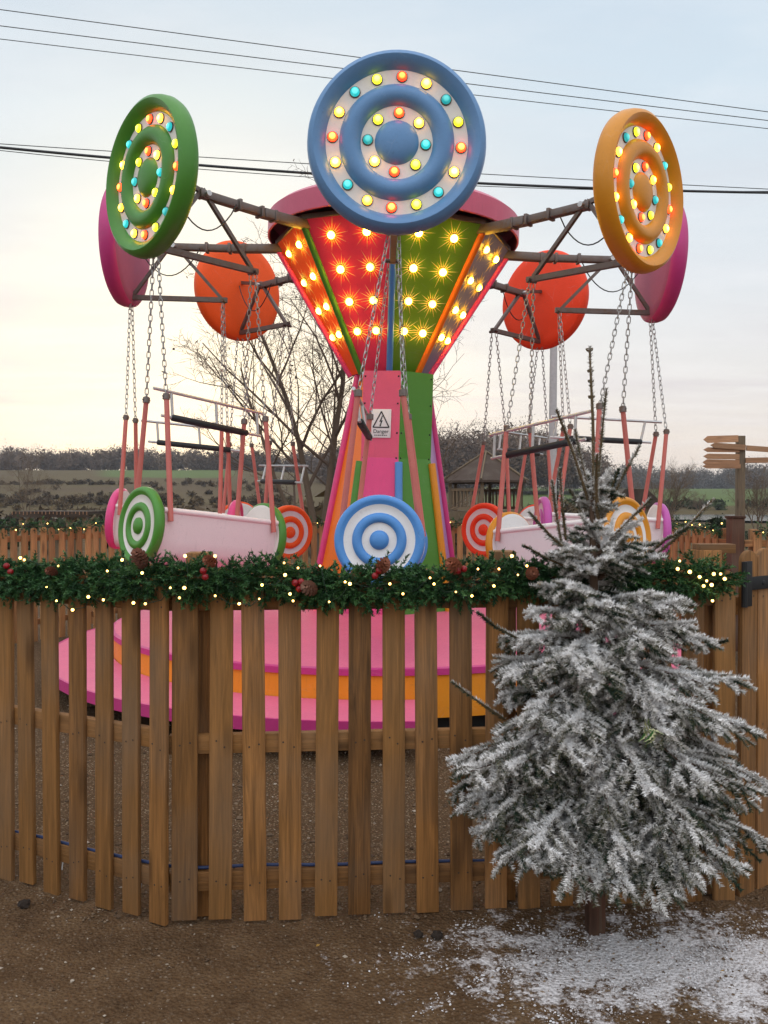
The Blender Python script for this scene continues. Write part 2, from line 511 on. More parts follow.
for k in range(-4, 4):
    a, b = k * 45, (k + 1) * 45
    q = [vert(a, CR0, CZ0), vert(b, CR0, CZ0), vert(b, CR1, CZ1), vert(a, CR1, CZ1)]
    n = (q[1] - q[0]).cross(q[3] - q[0]).normalized()
    if n.dot(adir((a + b) / 2)) < 0: n = -n
    mb = MB()
    inner = [p - n * .018 for p in q]
    mb.add(q + inner, [(0, 1, 2, 3), (7, 6, 5, 4), (0, 4, 5, 1), (1, 5, 6, 2), (2, 6, 7, 3), (3, 7, 4, 0)], 0)
    spots = []
    if -2 <= k <= 1:
        for f in (.105, .315, .52, .715):
            for u in (.28, .70):
                top = q[3].lerp(q[2], u); bot = q[0].lerp(q[1], u)
                spots.append(top.lerp(bot, f))
        for c in spots:
            M = frame(c, n)
            for j in range(20):
                t = 2 * math.pi * j / 20 + .1
                L = (.155 if j % 2 == 0 else .105) * random.uniform(.85, 1.1)
                w = .0056
                ca, sa = math.cos(t), math.sin(t)
                pts = [(.028, -w, .001), (.028, w, .001), (L, 0, .001), (.028, 0, .010)]
                vs = [M @ Vector((x * ca - y * sa, x * sa + y * ca, z)) for x, y, z in pts]
                mb.add(vs, [(0, 2, 3), (1, 3, 2), (0, 3, 1)], 1)
    for c in spots: mb.lathe([(.033, 0), (.041, .003), (.040, .011), (.030, .013)], 14, [2] * 3, frame(c, n))
    pan = mb.build('crown_panel', [MAT[crown_cols[k]], MAT['star_streak'], MAT['socket']], ride, 20, matrix=LEAN)
    for c in spots:
        link('bulb', bulb_mesh('panelb', .034), pan, frame(c + n * .012, n))
ctrim = {-4: 'blue', -3: 'yellow', -2: 'hotpink', -1: 'green', 0: 'blue', 1: 'orange', 2: 'hotpink', 3: 'green'}
for k in range(-4, 4):
    mb = MB(); mb.tube([vert(k * 45, CR0 + .006, CZ0 - .01), vert(k * 45, CR1 + .01, CZ1)], .030, 12)
    mb.build('crown_trim', MAT[ctrim[k]], ride, 40, matrix=LEAN)
mb = MB()
for k in range(-4, 4):
    mb.bar(vert(k * 45, 1.115, 3.958), vert(k * 45 + 45, 1.115, 3.958), .045, .04)
mb.build('crown_rail', MAT['steel'], ride, 20, matrix=LEAN)
mb = MB()
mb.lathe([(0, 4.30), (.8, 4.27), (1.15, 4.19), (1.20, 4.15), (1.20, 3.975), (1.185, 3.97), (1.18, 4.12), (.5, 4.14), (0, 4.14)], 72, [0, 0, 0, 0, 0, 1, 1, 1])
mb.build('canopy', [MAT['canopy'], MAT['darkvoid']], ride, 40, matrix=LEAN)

# -- the eight arms, hanging frames and target discs
AZ = [0, 45, 90, 135, 180, -135, -90, -45]
disc_col = {0: 'discblue', 45: 'yellow', 90: 'hotpink', 135: 'red', 180: 'yellow', -135: 'redorange', -90: 'hotpink', -45: 'green'}
DR = .585
def disc_mesh(name, col, rim=None, back=None, lamps=False):
    mb = MB()
    prof = [(0, -.075), (.80, -.075), (.94, -.066), (.985, -.045), (1.0, -.01), (.99, .035), (.965, .075), (.92, .092), (.87, .080), (.815, .046), (.79, .022),
            (.64, .022), (.625, .040), (.585, .066), (.52, .078), (.455, .066), (.415, .040), (.40, .022),
            (.245, .022), (.23, .036), (.18, .056), (.10, .068), (0, .072)]
    mis = [2, 2] + [3] * 5 + [0] * 3 + [1] + [0] * 6 + [1] + [0] * 4
    mb.lathe([(r * DR, h * DR / .605 * 1.0) for r, h in prof], 72, mis)
    if lamps:
        for (rr, n) in ((.715 * DR, 16), (.322 * DR, 8)):
            for i in range(n):
                th = math.pi / 2 - 2 * math.pi * i / n - R(3)
                mb.lathe([(.0345, .016), (.0375, .020), (.0365, .0285), (.030, .030)], 14, [4] * 3, Matrix.Translation((rr * math.cos(th), rr * math.sin(th), 0)))
    return mb.mesh(name, [MAT[col], MAT['cream'], MAT[back or col], MAT[rim or col], MAT['socket']], 50)
RIN, ROUT, RAP = 1.63, 2.52, 2.13
ZB, ZA, ZD = 3.39, 3.885, 3.885
for az in AZ:
    d = adir(az); t = Vector((-d.y, d.x, 0))
    mb = MB()
    mb.bar(vert(az, 1.02, ZA + .015), vert(az, 1.55, ZA), .085, .075, ch=.006)
    mb.bar(vert(az, 1.5, ZA), vert(az, RAP + .03, ZA), .07, .062, ch=.006)
    for r in (1.42, 1.56, 1.78): mb.bar(vert(az, r, ZA), vert(az, r + .03, ZA), .10, .09, ch=.006)
    arm = mb.build('arm', MAT['steel'], ride, 30, matrix=LEAN)
    mb = MB(); p = vert(az, RAP - .02, ZA)
    mb.tube([p - t * .075, p + t * .075], .022, 10)
    mb.build('pivot_bolt', MAT['bright'], arm)
    mb = MB()
    ap = vert(az, RAP, ZA)
    mb.bar(ap + Vector((0, 0, .04)), vert(az, RIN + .02, ZB + .02), .034, .03)
    mb.bar(ap + Vector((0, 0, .04)), vert(az, ROUT - .02, ZB + .02), .034, .03)
    mb.bar(vert(az, RIN - .04, ZB), vert(az, ROUT + .03, ZB), .045, .045)
    mb.bar(ap + Vector((0, 0, .02)), vert(az, 2.54, ZD + .10), .035, .035)
    mb.bar(vert(az, ROUT, ZB + .015), vert(az, 2.555, ZD - .40), .035, .035)
    for r in (RIN, ROUT):
        mb.tube([vert(az, r, ZB - .01) - t * .06, vert(az, r, ZB - .01) + t * .06], .017, 8)
    mb.build('hanger_frame', MAT['steel'], ride, 30, matrix=LEAN)
    mb = MB()
    pts = []
    for i in range(15):
        u = i / 14
        p = vert(az, 1.85 + .62 * u, ZA - .02 + (.0 if u < .02 else 0) - .30 * math.sin(math.pi * u) ** .8 + .06 * u) + t * .06
        pts.append(p)
    mb.tube(pts, .0055, 6)
    mb.build('lamp_cable', MAT['black'], ride, 60, matrix=LEAN)
    DM = LEAN @ frame(vert(az, 2.57, ZD), d)
    col = disc_col[az]
    disc = link('target_disc', disc_mesh('target_disc_' + col, col, *(('magenta', 'dusty') if abs(az) == 90 else (None, None)), lamps=abs(az) <= 45), ride, DM)
    if abs(az) <= 45:
        kinds = ['redb', 'warm', 'cyanb', 'yellowb']
        for (rr, n) in ((.715 * DR, 16), (.322 * DR, 8)):
            for i in range(n):
                th = math.pi / 2 - 2 * math.pi * i / n - R(3)
                kd = kinds[i % 4]
                if i in (11, 13): kd = 'warm'
                link('bulb', bulb_mesh(kd, .0315), disc, Matrix.Translation((rr * math.cos(th), rr * math.sin(th), .024)))

# ================================================================ SWING BOATS
boat_cols = {0: ('blue', 'white', 'white'), 45: ('yellow', 'white', 'white'), 90: ('orchid', 'white', 'white'), 135: ('red', 'white', 'cream'),
             180: ('yellow', 'white', 'white'), -135: ('redorange', 'white', 'cream'), -90: ('hotpink', 'white', 'cream'), -45: ('green', 'cream', 'palepink')}
boat_label = {0: 'swing boat with blue and white ringed end disc, before the tower',
              45: 'white swing boat with amber ringed end disc, hanging behind the snowy fir tip',
              90: 'swing boat with purple rimmed end disc, hanging behind the amber ringed boat',
              135: 'swing boat with red and white ringed disc, just right of the tower',
               -135: 'swing boat with orange and cream ringed disc, just left of the tower',
              -90: 'swing boat with plain pink outer disc, hanging behind the green ringed boat',
              -45: 'pale pink swing boat with green and cream ringed end disc'}
BR = .30
def end_disc_mesh(col, ring):
    mb = MB()
    prof = [(0, -.03), (.84, -.03), (.93, -.03), (1.0, -.012), (1.0, .02), (.975, .04), (.93, .05), (.86, .048), (.79, .03),
            (.60, .03), (.58, .044), (.52, .052), (.46, .052), (.40, .044), (.385, .03),
            (.215, .03), (.2, .045), (.12, .058), (0, .062)]
    mis = [1, 1, 0, 0, 0, 0, 0, 0, 1, 0, 0, 0, 0, 0, 1, 0, 0, 0]
    mb.lathe([(r * BR, h) for r, h in prof], 56, mis)
    return mb.mesh('end_disc_' + col, [MAT[col], MAT[ring]], 50)
def tub_mesh(col):
    """open trough along local x: U section with a turned rim and two benches"""
    mb = MB()
    L, L0 = .625, -.43
    sec = []
    for i in range(13):
        t = math.pi * i / 12
        sec.append((.225 * math.cos(t) if abs(math.cos(t)) < .99 else .225 * (1 if i == 0 else -1), .20 - .17 * math.sin(t) ** .7))
    out = [(.245, .44)] + [(.225 + .02 * 0, .22)] + sec[1:-1] + [(-.225, .22)] + [(-.245, .44)]
    inn = [(y * .9, z + (.02 if z < .3 else 0)) for y, z in reversed(out)]
    sect = out + inn
    n = len(sect)
    vs = [(L0, y, z) for y, z in sect] + [(L, y, z) for y, z in sect]
    fs = [(i, (i + 1) % n, n + (i + 1) % n, n + i) for i in range(n)]
    m2 = len(out)
    for e in (0, n):
        for i in range(m2 - 1):
            fs.append((e + i, e + i + 1, e + n - 2 - i, e + n - 1 - i))
    mb.add(vs, fs)
    for s in (-1, 1):
        mb.tube([(L0, .238 * s, .44), (L, .238 * s, .44)], .022, 10)
    return mb.mesh('tub_' + col, MAT[col], 50)
def seat_mesh():
    mb = MB()
    mb.box((0, 0, .27), (.30, .39, .035), ch=.01)
    return mb.mesh('seat', MAT['white'], 40)
def pole_mesh():
    mb = MB(); mb.tube([(0, 0, 0), (0, 0, .78)], [.021, .0195], 10); return mb.mesh('sleeve', MAT['salmon'], 50)
def bar_mesh():
    mb = MB()
    mb.tube([(-.50, 0, .20), (.56, 0, .20)], .013, 8)
    for x in (-.44, -.02, .40): mb.tube([(x, 0, .19), (x - .03, 0, .01)], .012, 8)
    mb.tube([(-.50, 0, 0), (.47, 0, 0)], .012, 8)
    return mb.mesh('safety_rail', MAT['bright'], 50)
def pad_mesh():
    mb = MB(); mb.tube([(-.36, 0, 0), (-.35, 0, 0), (.37, 0, 0), (.38, 0, 0)], [.02, .028, .028, .02], 10); return mb.mesh('foam_pad', MAT['black'], 50)
def chain_mesh(a, b, pitch=.046):
    a, b = Vector(a), Vector(b)
    d = b - a; n = max(2, int(round(d.length / pitch))); step = d / n
    d.normalize(); u = d.orthogonal().normalized(); w = d.cross(u)
    mb = MB()
    hl, hw, wr = pitch * .66, pitch * .28, .0040
    for i in range(n):
        c = a + step * (i + .5)
        su = (u, w)[i % 2]; sn = (w, u)[i % 2]
        pts = []
        for (x, y) in ((-1, 0), (-.75, .8), (-.4, 1), (.4, 1), (.75, .8), (1, 0), (.75, -.8), (.4, -1), (-.4, -1), (-.75, -.8)):
            pts.append((c + d * (x * hl) + su * (y * hw), (d * x + su * y).normalized()))
        base = len(mb.v); m = len(pts)
        for (p, o) in pts:
            for (q, s) in ((1, 0), (0, 1), (-1, 0), (0, -1)):
                mb.v.append(tuple(p + o * (q * wr) + sn * (s * wr)))
        for j in range(m):
            for q in range(4):
                j2, q2 = (j + 1) % m, (q + 1) % 4
                mb.f.append((base + j * 4 + q, base + j2 * 4 + q, base + j2 * 4 + q2, base + j * 4 + q2)); mb.m.append(0)
    return mb.mesh('chain', MAT['galv'], 80)
mb = MB(); mb.lathe([(0, -.03), (.027, -.03), (.027, .012), (.014, .02), (0, .02)], 12); mb.tube([(-.032, 0, -.008), (.032, 0, -.008)], .007, 6); SHACK = mb.mesh('shackle', MAT['steel'], 40)
SEAT, POLE, RAILM, PAD = seat_mesh(), pole_mesh(), bar_mesh(), pad_mesh()
tubs = {}
#            az: (tilt deg outer up, yaw, radial shift, z shift, rail height shift, rail roll)
boat_pose = {0: (4, -4, 0, -.02, -.06, 8), 45: (6.5, -5, -.01, -.055, -.13, 0), 90: (-3, 0, 0, .0, -.02, 0), 135: (-1, 4, 0, -.05, 0, 0), 180: (0, 0, 0, 0, 0, 0),
             -135: (2, -6, -.06, -.05, -.34, 20), -90: (6, 0, 0, .04, -.10, 0), -45: (6.5, 0, 0, .02, .0, 0)}
for az in [a for a in AZ if a != 180]:
    col, ring, tubc = boat_cols[az]
    tilt, yaw, dr, dz, rz, rroll = boat_pose[az]
    d = adir(az)
    ang = math.atan2(d.y, d.x) + R(yaw)
    base = Vector((RX + .035, RY, 0)) + d * (1.99 + dr) + Vector((0, 0, .90 + dz))
    boat = empty('swing_boat', base)
    boat.rotation_euler = (0, -R(tilt), ang)
    tag(boat, boat_label[az], 'swing boat', 'swing boats hanging round the ride')
    W = Matrix.Translation(base) @ Matrix.Rotation(ang, 4, 'Z') @ Matrix.Rotation(-R(tilt), 4, 'Y')
    if tubc not in tubs: tubs[tubc] = tub_mesh(tubc)
    link('tub', tubs[tubc], boat)
    for s in (-1, 1):
        link('seat', SEAT, boat, Matrix.Translation((.36 * s + .09, 0, 0)))
    dm = end_disc_mesh(col, ring)
    for s in (-1, 1):
        link('end_disc', dm, boat, frame((.655 if s > 0 else -.46, 0, .31), (s, 0, 0)))
    for sx in (-1, 1):
        for sy in (-1, 1):
            foot = Vector((.575 if sx > 0 else -.38, .268 * sy, .36)); topp = Vector((.645 if sx > 0 else -.28, .150 * sy, 1.30))
            q = (topp - foot).to_track_quat('Z', 'Y').to_matrix().to_4x4(); q.translation = foot
            q = q @ Matrix.Scale((topp - foot).length / .78, 4, (0, 0, 1))
            link('sleeve', POLE, boat, q)
            rr = ROUT if sx > 0 else RIN
            hang = Matrix.Translation((RX, RY, 0)) @ LEAN @ (vert(az, rr, ZB - .03) + Vector((-d.y, d.x, 0)) * (.03 * sy))
            link('shackle', SHACK, boat, Matrix.Translation(topp))
            link('chain', chain_mesh(topp + Vector((0, 0, -.01)), W.inverted() @ hang), boat)
    rail = link('safety_rail', RAILM, boat, Matrix.Translation((.03, -.16, 1.20 + rz)) @ Matrix.Rotation(R(rroll), 4, 'X'))
    link('foam_pad', PAD, rail)
# ================================================================ FENCES
def isect(px, A, B):
    """point of the plan line A-B seen at photo column px"""
    k = (px - CX) / F_PX
    ax, ay = A; dx, dy = B[0] - A[0], B[1] - A[1]
    t = (k * ay - ax) / (dx - k * dy)
    return (ax + dx * t, ay + dy * t), t

pale_cache = {}
MAT['nail'] = flat('rusty_nail', (.045, .03, .022), .5)
def pale_mesh(w, h, th, matname, key):
    if (w, h, th, matname, key) in pale_cache: return pale_cache[(w, h, th, matname, key)]
    poly = [(-w / 2, 0), (w / 2, 0), (w / 2, h - w * .42)]
    for i in range(1, 8):
        t = math.pi * i / 8
        poly.append((w / 2 * math.cos(t), h - w * .42 + w * .42 * math.sin(t)))
    poly.append((-w / 2, h - w * .42))
    mb = MB()
    mb.prism(poly, th, Matrix(((1, 0, 0, 0), (0, 0, 1, -th / 2), (0, 1, 0, 0), (0, 0, 0, 1))))
    me = mb.mesh('pale', [MAT[matname], MAT['nail']], 40, .003)
    # a slight natural warp
    rnd = random.Random(key)
    a, b = rnd.uniform(-.004, .004), rnd.uniform(-.005, .005)
    for v in me.vertices:
        u = v.co.z / h
        v.co.x += a * math.sin(u * 3.1) * 1.0
        v.co.y += b * math.sin(u * 2.6)
    if matname == 'fence':
        bm = bmesh.new(); bm.from_mesh(me)
        for z in (1.14, .63, .14):
            for sx in (-.22, .22):
                c = Vector((w * sx + rnd.uniform(-.006, .006), -th / 2 - .0006, z + rnd.uniform(-.015, .015)))
                vs = [bm.verts.new(c + Vector((.0034 * math.cos(q), 0, .0034 * math.sin(q)))) for q in [i * math.pi / 4 for i in range(8)]]
                f = bm.faces.new(vs); f.material_index = 1
        bm.to_mesh(me); bm.free()
    pale_cache[(w, h, th, matname, key)] = me
    return me

def fence(label, A, B, pales, rails, h, w=.088, th=.02, mats=('fence', 'rail'), posts=(), group=None, name='picket_fence', z0=.002, ext=(.05, .05), flip=1, post_h=1.32):
    ax, ay = A; bx, by = B
    L = math.hypot(bx - ax, by - ay); ang = math.atan2(by - ay, bx - ax)
    root = empty(name, (ax, ay, 0), ang)
    tag(root, label, 'fence', group)
    for i, s in enumerate(pales):
        ww = w
        if isinstance(s, tuple): s, ww = s
        me = pale_mesh(ww, h + [0, .006, -.008, .004][i % 4], th, mats[0], i % 5)
        M = Matrix.Translation((s, 0, z0 + random.uniform(-.008, .008))) @ Matrix.Rotation(R(random.uniform(-.5, .5)), 4, 'Y')
        link('pale', me, root, M)
    s0, s1 = -ext[0], L + ext[1]
    for z in rails:
        mb = MB(); mb.box((0, 0, 0), (s1 - s0, .036, .068), ch=.004)
        mb.build('rail', MAT[mats[1]], root, 40, matrix=Matrix.Translation(((s0 + s1) / 2, flip * (th / 2 + .019), z)))
    for s in posts:
        mb = MB(); mb.box((0, 0, 0), (.088, .088, post_h), ch=.005)
        mb.build('post', MAT[mats[0]], root, 40, matrix=Matrix.Translation((s, flip * (th / 2 + .037 + .046), post_h / 2 - .01)))
    return root

# near right panel
A = (-.765, 2.872); B = (1.29, 3.03)
Lr = math.hypot(B[0] - A[0], B[1] - A[1])
pl = []
for px in (183, 219, 254.5, 289.5, 325.5, 359, 394, 428, 462, 496.5, 530, 563, 596, 629, 661, 693, 726):
    _, t = isect(px, A, B)
    pl.append((t * Lr, .090 if px == 183 else .0805))
FENCE_R = fence('front picket fence panel under the garland, behind the snowy fir', A, B, pl, (1.14, .628, .135), 1.245, posts=(.10, 1.22, Lr - .05), ext=(.0, .02))
# near left panel
A2 = (-2.6, 3.74); B2 = (-.79, 2.868)
L2 = math.hypot(B2[0] - A2[0], B2[1] - A2[1])
pl = []
for px in (-172, -143, -112, -87, -65, -42, -19, 4, 25.5, 50, 76, 102.5, 130, 157):
    _, t = isect(px, A2, B2)
    pl.append((t * L2, .0745))
FENCE_L = fence('front picket fence panel at the left, angled away from the camera', A2, B2, pl, (1.14, .648, .15), 1.245, posts=(.4,), ext=(.0, .0))
# gate at the right
A3 = (1.34, 3.06); B3 = (2.15, 3.62)
L3 = math.hypot(B3[0] - A3[0], B3[1] - A3[1])
gate = fence('picket gate with rounded pales and black strap hinge at the right edge', A3, B3, [(.045 + .118 * i, .098) for i in range(8)], (1.10, .62, .16), 1.31, ext=(-.0, -.0), name='picket_gate')
gate['category'] = 'gate'
mb = MB()
mb.box((.36, -.018, 1.185), (.66, .006, .05), ch=.001)
mb.box((.015, -.0185, 1.185), (.055, .008, .17), ch=.001)
for x in (.12, .24, .36, .5, .63): mb.lathe([(0, .006), (.009, .004), (.011, 0)], 8, M=frame(Vector((x, -.021, 1.185)), (0, -1, 0)))
mb.tube([(-.012, -.024, 1.10), (-.012, -.024, 1.27)], .011, 8)
mb.build('strap_hinge', MAT['blackiron'], gate)
# low rail block lying on the fence corner
mb = MB(); mb.box((0, 0, 0), (.14, .07, .035), ch=.003)
mb.build('post_cap', MAT['rail'], FENCE_R, 40, matrix=Matrix.Translation((Lr - .02, .09, 1.315)))

# far fences round the back of the ride
def far(label, A, B, sp=.120, **kw):
    L = math.hypot(B[0] - A[0], B[1] - A[1])
    n = int(L / sp)
    return fence(label, A, B, [sp * .5 + i * sp for i in range(n)], (1.07, .58, .12), 1.28, z0=-.09, w=.078, mats=('farfence', 'farrail'), posts=[.05 + i * (L - .1) / max(1, round(L / 1.8)) for i in range(round(L / 1.8) + 1)], post_h=1.22, **kw)
far('pale picket fence panel behind the pink boat, far left of the ride', (-5.2, 7.2), (-2.6, 11.3))
far('pale picket fence behind the tower at the back of the ride', (-2.6, 11.32), (2.75, 11.35))
far('pale picket fence panel seen right of the fir top, left of the square corner post', (2.8, 11.3), (3.45, 8.3))
FP = empty('corner_post', (3.50, 8.12, 0))
tag(FP, 'square brown corner post standing between the two far right picket panels', 'post')
mb = MB(); mb.box((0, 0, .66), (.13, .13, 1.32), ch=.006); mb.build('shaft', MAT['stake'], FP, 40)
mb = MB(); mb.box((0, 0, 1.33), (.15, .15, .025), ch=.004); mb.build('cap', MAT['stake'], FP, 40)
far('low picket fence panel right of the square corner post', (3.62, 8.05), (6.4, 7.4))

# cable along the bottom rail
mb = MB()
pts = []
for px, py in ((-60, 818), (0, 834), (40, 842), (85, 854), (130, 864), (165, 871), (200, 873), (260, 870), (330, 870), (400, 867), (460, 866), (520, 866), (580, 868), (640, 868)):
    d = isect(px, A2, B2)[0][1] if px < 168 else isect(px, A, B)[0][1]
    pts.append(P(px, py - 3, d + .030))
cable = mb_c = None
mb.tube(pts, .0062, 8)
cable = mb.build('power_cable', flat('blue_cable', (.02, .035, .10), .5), None, 80)
tag(cable, 'thin blue cable running along the bottom rail of the front fence', 'cable')
MAT['tie'] = flat('white_nylon', (.75, .75, .74), .4)
for px, py in ((64, 848), (143, 866), (333, 869), (232, 871)):
    mb = MB()
    d = (isect(px, A2, B2)[0][1] if px < 168 else isect(px, A, B)[0][1]) + .05
    p = P(px, py, d)
    mb.tube([p + Vector((.012, -.006, -.012)), p + Vector((.006, -.013, .012)), p + Vector((0, -.012, -.01)), p + Vector((-.006, -.014, -.05)), p + Vector((-.010, -.016, -.085))], .0028, 6)
    mb.build('cable_tie', MAT['tie'] if px != 232 else MAT['black'], cable, 80)

# ================================================================ GARLAND
def rand_unit(n):
    v = RNG.normal(size=(n, 3)); return v / np.linalg.norm(v, axis=1, keepdims=True)
def needle_fans(orig, dirs, length, n_need, nlen, nwid, spread=1.0, droop=0.0, flat_f=None):
    """needles along straight twigs. returns (m*n,3,3) triangles and per-needle twig fraction / twig index"""
    m = len(orig)
    t = RNG.random((m, n_need)) ** .9
    ax = dirs / np.linalg.norm(dirs, axis=1, keepdims=True)
    tmp = np.where(np.abs(ax[:, 2:3]) < .9, np.array([[0, 0, 1.0]]), np.array([[1.0, 0, 0]]))
    u = np.cross(ax, tmp); u /= np.linalg.norm(u, axis=1, keepdims=True); w = np.cross(ax, u)
    L = length[:, None]
    c = orig[:, None, :] + ax[:, None, :] * (t * L)[..., None]
    c[..., 2] -= droop * (t * L) ** 2
    ph = RNG.random((m, n_need)) * 2 * np.pi
    cu, su = np.cos(ph), np.sin(ph)
    if flat_f is not None: su = su * flat_f
    rad = u[:, None, :] * cu[..., None] + w[:, None, :] * su[..., None]
    fw = RNG.uniform(.35, .9, (m, n_need))
    nd = rad * spread + ax[:, None, :] * fw[..., None]
    nd /= np.linalg.norm(nd, axis=2, keepdims=True)
    nl = nlen * RNG.uniform(.6, 1.2, (m, n_need)) * (1 - .35 * t)
    side = np.cross(nd, RNG.normal(size=(m, n_need, 3))); side /= np.linalg.norm(side, axis=2, keepdims=True) + 1e-9
    tip = c + nd * nl[..., None]
    wv = nwid * RNG.uniform(.7, 1.3, (m, n_need))
    a = c - side * wv[..., None]; b = c + side * wv[..., None]
    tri = np.stack([a, b, tip], axis=2).reshape(-1, 3, 3)
    idx = np.repeat(np.arange(m), n_need)
    return tri, t.reshape(-1), idx

def foliage_mat(name, stops, rough=.55):
    b = NB(name)
    col = b.ramp(b.attr('tone'), stops)
    b.base(col, rough, 0, .3)
    b.set(b.b.inputs['Subsurface Weight'], 0.0)
    return b.mat
MAT['garland'] = foliage_mat('garland_needles', [(0, (.010, .035, .013)), (.35, (.024, .078, .024)), (.7, (.055, .14, .04)), (1, (.12, .21, .065))])
MAT['cone'] = wood('pine_cone', (.22, .06, .025), .5, knots=False)
MAT['berry'] = flat('berry_red', (.24, .008, .012), .3)
MAT['twig'] = flat('twig_bark', (.045, .028, .018), .8)

def polyline_sample(pts, n):
    pts = np.array([tuple(p) for p in pts], float)
    seg = np.linalg.norm(np.diff(pts, axis=0), axis=1); cum = np.concatenate([[0], np.cumsum(seg)])
    s = RNG.random(n) * cum[-1]
    i = np.clip(np.searchsorted(cum, s) - 1, 0, len(seg) - 1)
    f = (s - cum[i]) / seg[i]
    p = pts[i] + (pts[i + 1] - pts[i]) * f[:, None]
    tan = (pts[i + 1] - pts[i]) / seg[i][:, None]
    return p, tan, s

def garland(label, path, rad, n, name='garland', nlen=.022, need=46, slen=(.06, .13), rz=1.0, nw=.0028, group=None):
    root = empty(name, Vector(path[0]) * 1.0)
    tag(root, label, 'garland', group)
    p, tan, s = polyline_sample(path, n)
    lump = 1 + .22 * np.sin(s * 17.0 + 1.0) + .16 * np.sin(s * 41.0)
    th = RNG.random(n) * 2 * np.pi
    rr = rad * np.sqrt(RNG.random(n)) * lump
    side = np.stack([-tan[:, 1], tan[:, 0], np.zeros(n)], 1)
    up = np.array([[0, 0, 1.0]])
    radial = side * np.cos(th)[:, None] + up * (np.sin(th) * rz)[:, None]
    o = p + radial * (rr * .55)[:, None]
    sg = np.where(RNG.random(n) < .5, -1, 1)[:, None]
    d = radial * RNG.uniform(.5, 1.2, (n, 1)) + tan * sg * RNG.uniform(.2, 1.3, (n, 1)) + rand_unit(n) * .45
    d[:, 2] -= .12
    ln = RNG.uniform(*slen, n)
    tri, t, idx = needle_fans(o, d, ln, need, nlen, nw, 1.0, .6, .55)
    tw = RNG.random(n) * .55
    tone = np.clip(tw[idx] + .35 * t * RNG.random(len(t)) + .1 * RNG.random(len(t)), 0, 1)
    loc = np.array(root.location)
    link('foliage', tri_mesh('garland_foliage', tri - loc, MAT['garland'], tone), root)
    mb = MB(); mb.tube([Vector(q) - root.location + Vector((0, .03, -.01)) for q in path], .006, 6)
    mb.build('stem', MAT['twig'], root, 80)
    return root
def gpath(px_list):
    out = []
    for px, py in px_list:
        d = isect(px, A2, B2)[0][1] if px < 165 else isect(px, A, B)[0][1]
        out.append(P(px, py, d - .035))
    return out
G1 = [(-110, 562), (-50, 572), (0, 577), (50, 580), (100, 577), (150, 580), (200, 578), (250, 577), (300, 583), (340, 586), (385, 583), (430, 584), (470, 581), (510, 577), (560, 577), (610, 577), (660, 577), (705, 578), (728, 581)]
GAR = garland('thick green evergreen garland with pine cones draped along the front fence top', gpath(G1), .075, 3200, slen=(.035, .085), need=44)

def cone_mesh():
    mb = MB()
    n = 0
    for i in range(60):
        u = i / 59
        t = i * 2.39996
        z = -.045 + .10 * u
        r = .026 * math.sin(math.pi * (.12 + .85 * u)) ** .7
        d = Vector((math.cos(t), math.sin(t), .55))
        c = Vector((math.cos(t) * r * .55, math.sin(t) * r * .55, z))
        tipp = c + d.normalized() * (.016 + .008 * math.sin(math.pi * u))
        s = Vector((-math.sin(t), math.cos(t), 0)) * .009
        mb.add([c - s, c + s, tipp + s * .6, tipp - s * .6, c + Vector((0, 0, -.007))], [(0, 1, 2, 3), (0, 4, 1), (1, 4, 2), (2, 4, 3), (3, 4, 0)])
    return mb.mesh('pine_cone', MAT['cone'], 20)
CONE = cone_mesh()
def on_front(px, py, out=.075):
    d = isect(px, A2, B2)[0][1] if px < 165 else isect(px, A, B)[0][1]
    return P(px, py, d - .035 - out)
gl = GAR.location
for px, py, s in ((140, 560, 1.25), (211, 562, .9), (310, 589, 1.15), (382, 567, 1.1), (455, 567, 1.2), (532, 574, 1.0), (52, 572, .8)):
    M = Matrix.Translation(on_front(px, py, .08) - gl) @ Matrix.Rotation(random.uniform(-.9, .9), 4, 'Y') @ Matrix.Rotation(random.uniform(.4, 1.3), 4, 'X') @ Matrix.Scale(s * .66, 4)
    link('pine_cone', CONE, GAR, M)
mb = MB(); mb.lathe([(0, .012), (.006, .0105), (.0105, .006), (.012, 0), (.0105, -.006), (.006, -.0105), (0, -.012)], 12)
BERRY = mb.mesh('berry', MAT['berry'], 80)
for px, py in ((295, 583), (299, 589), (301, 582), (375, 576), (379, 571), (464, 569), (458, 571), (205, 577), (203, 571), (6, 566), (10, 572)):
    link('berry', BERRY, GAR, Matrix.Translation(on_front(px, py, .085) - gl))

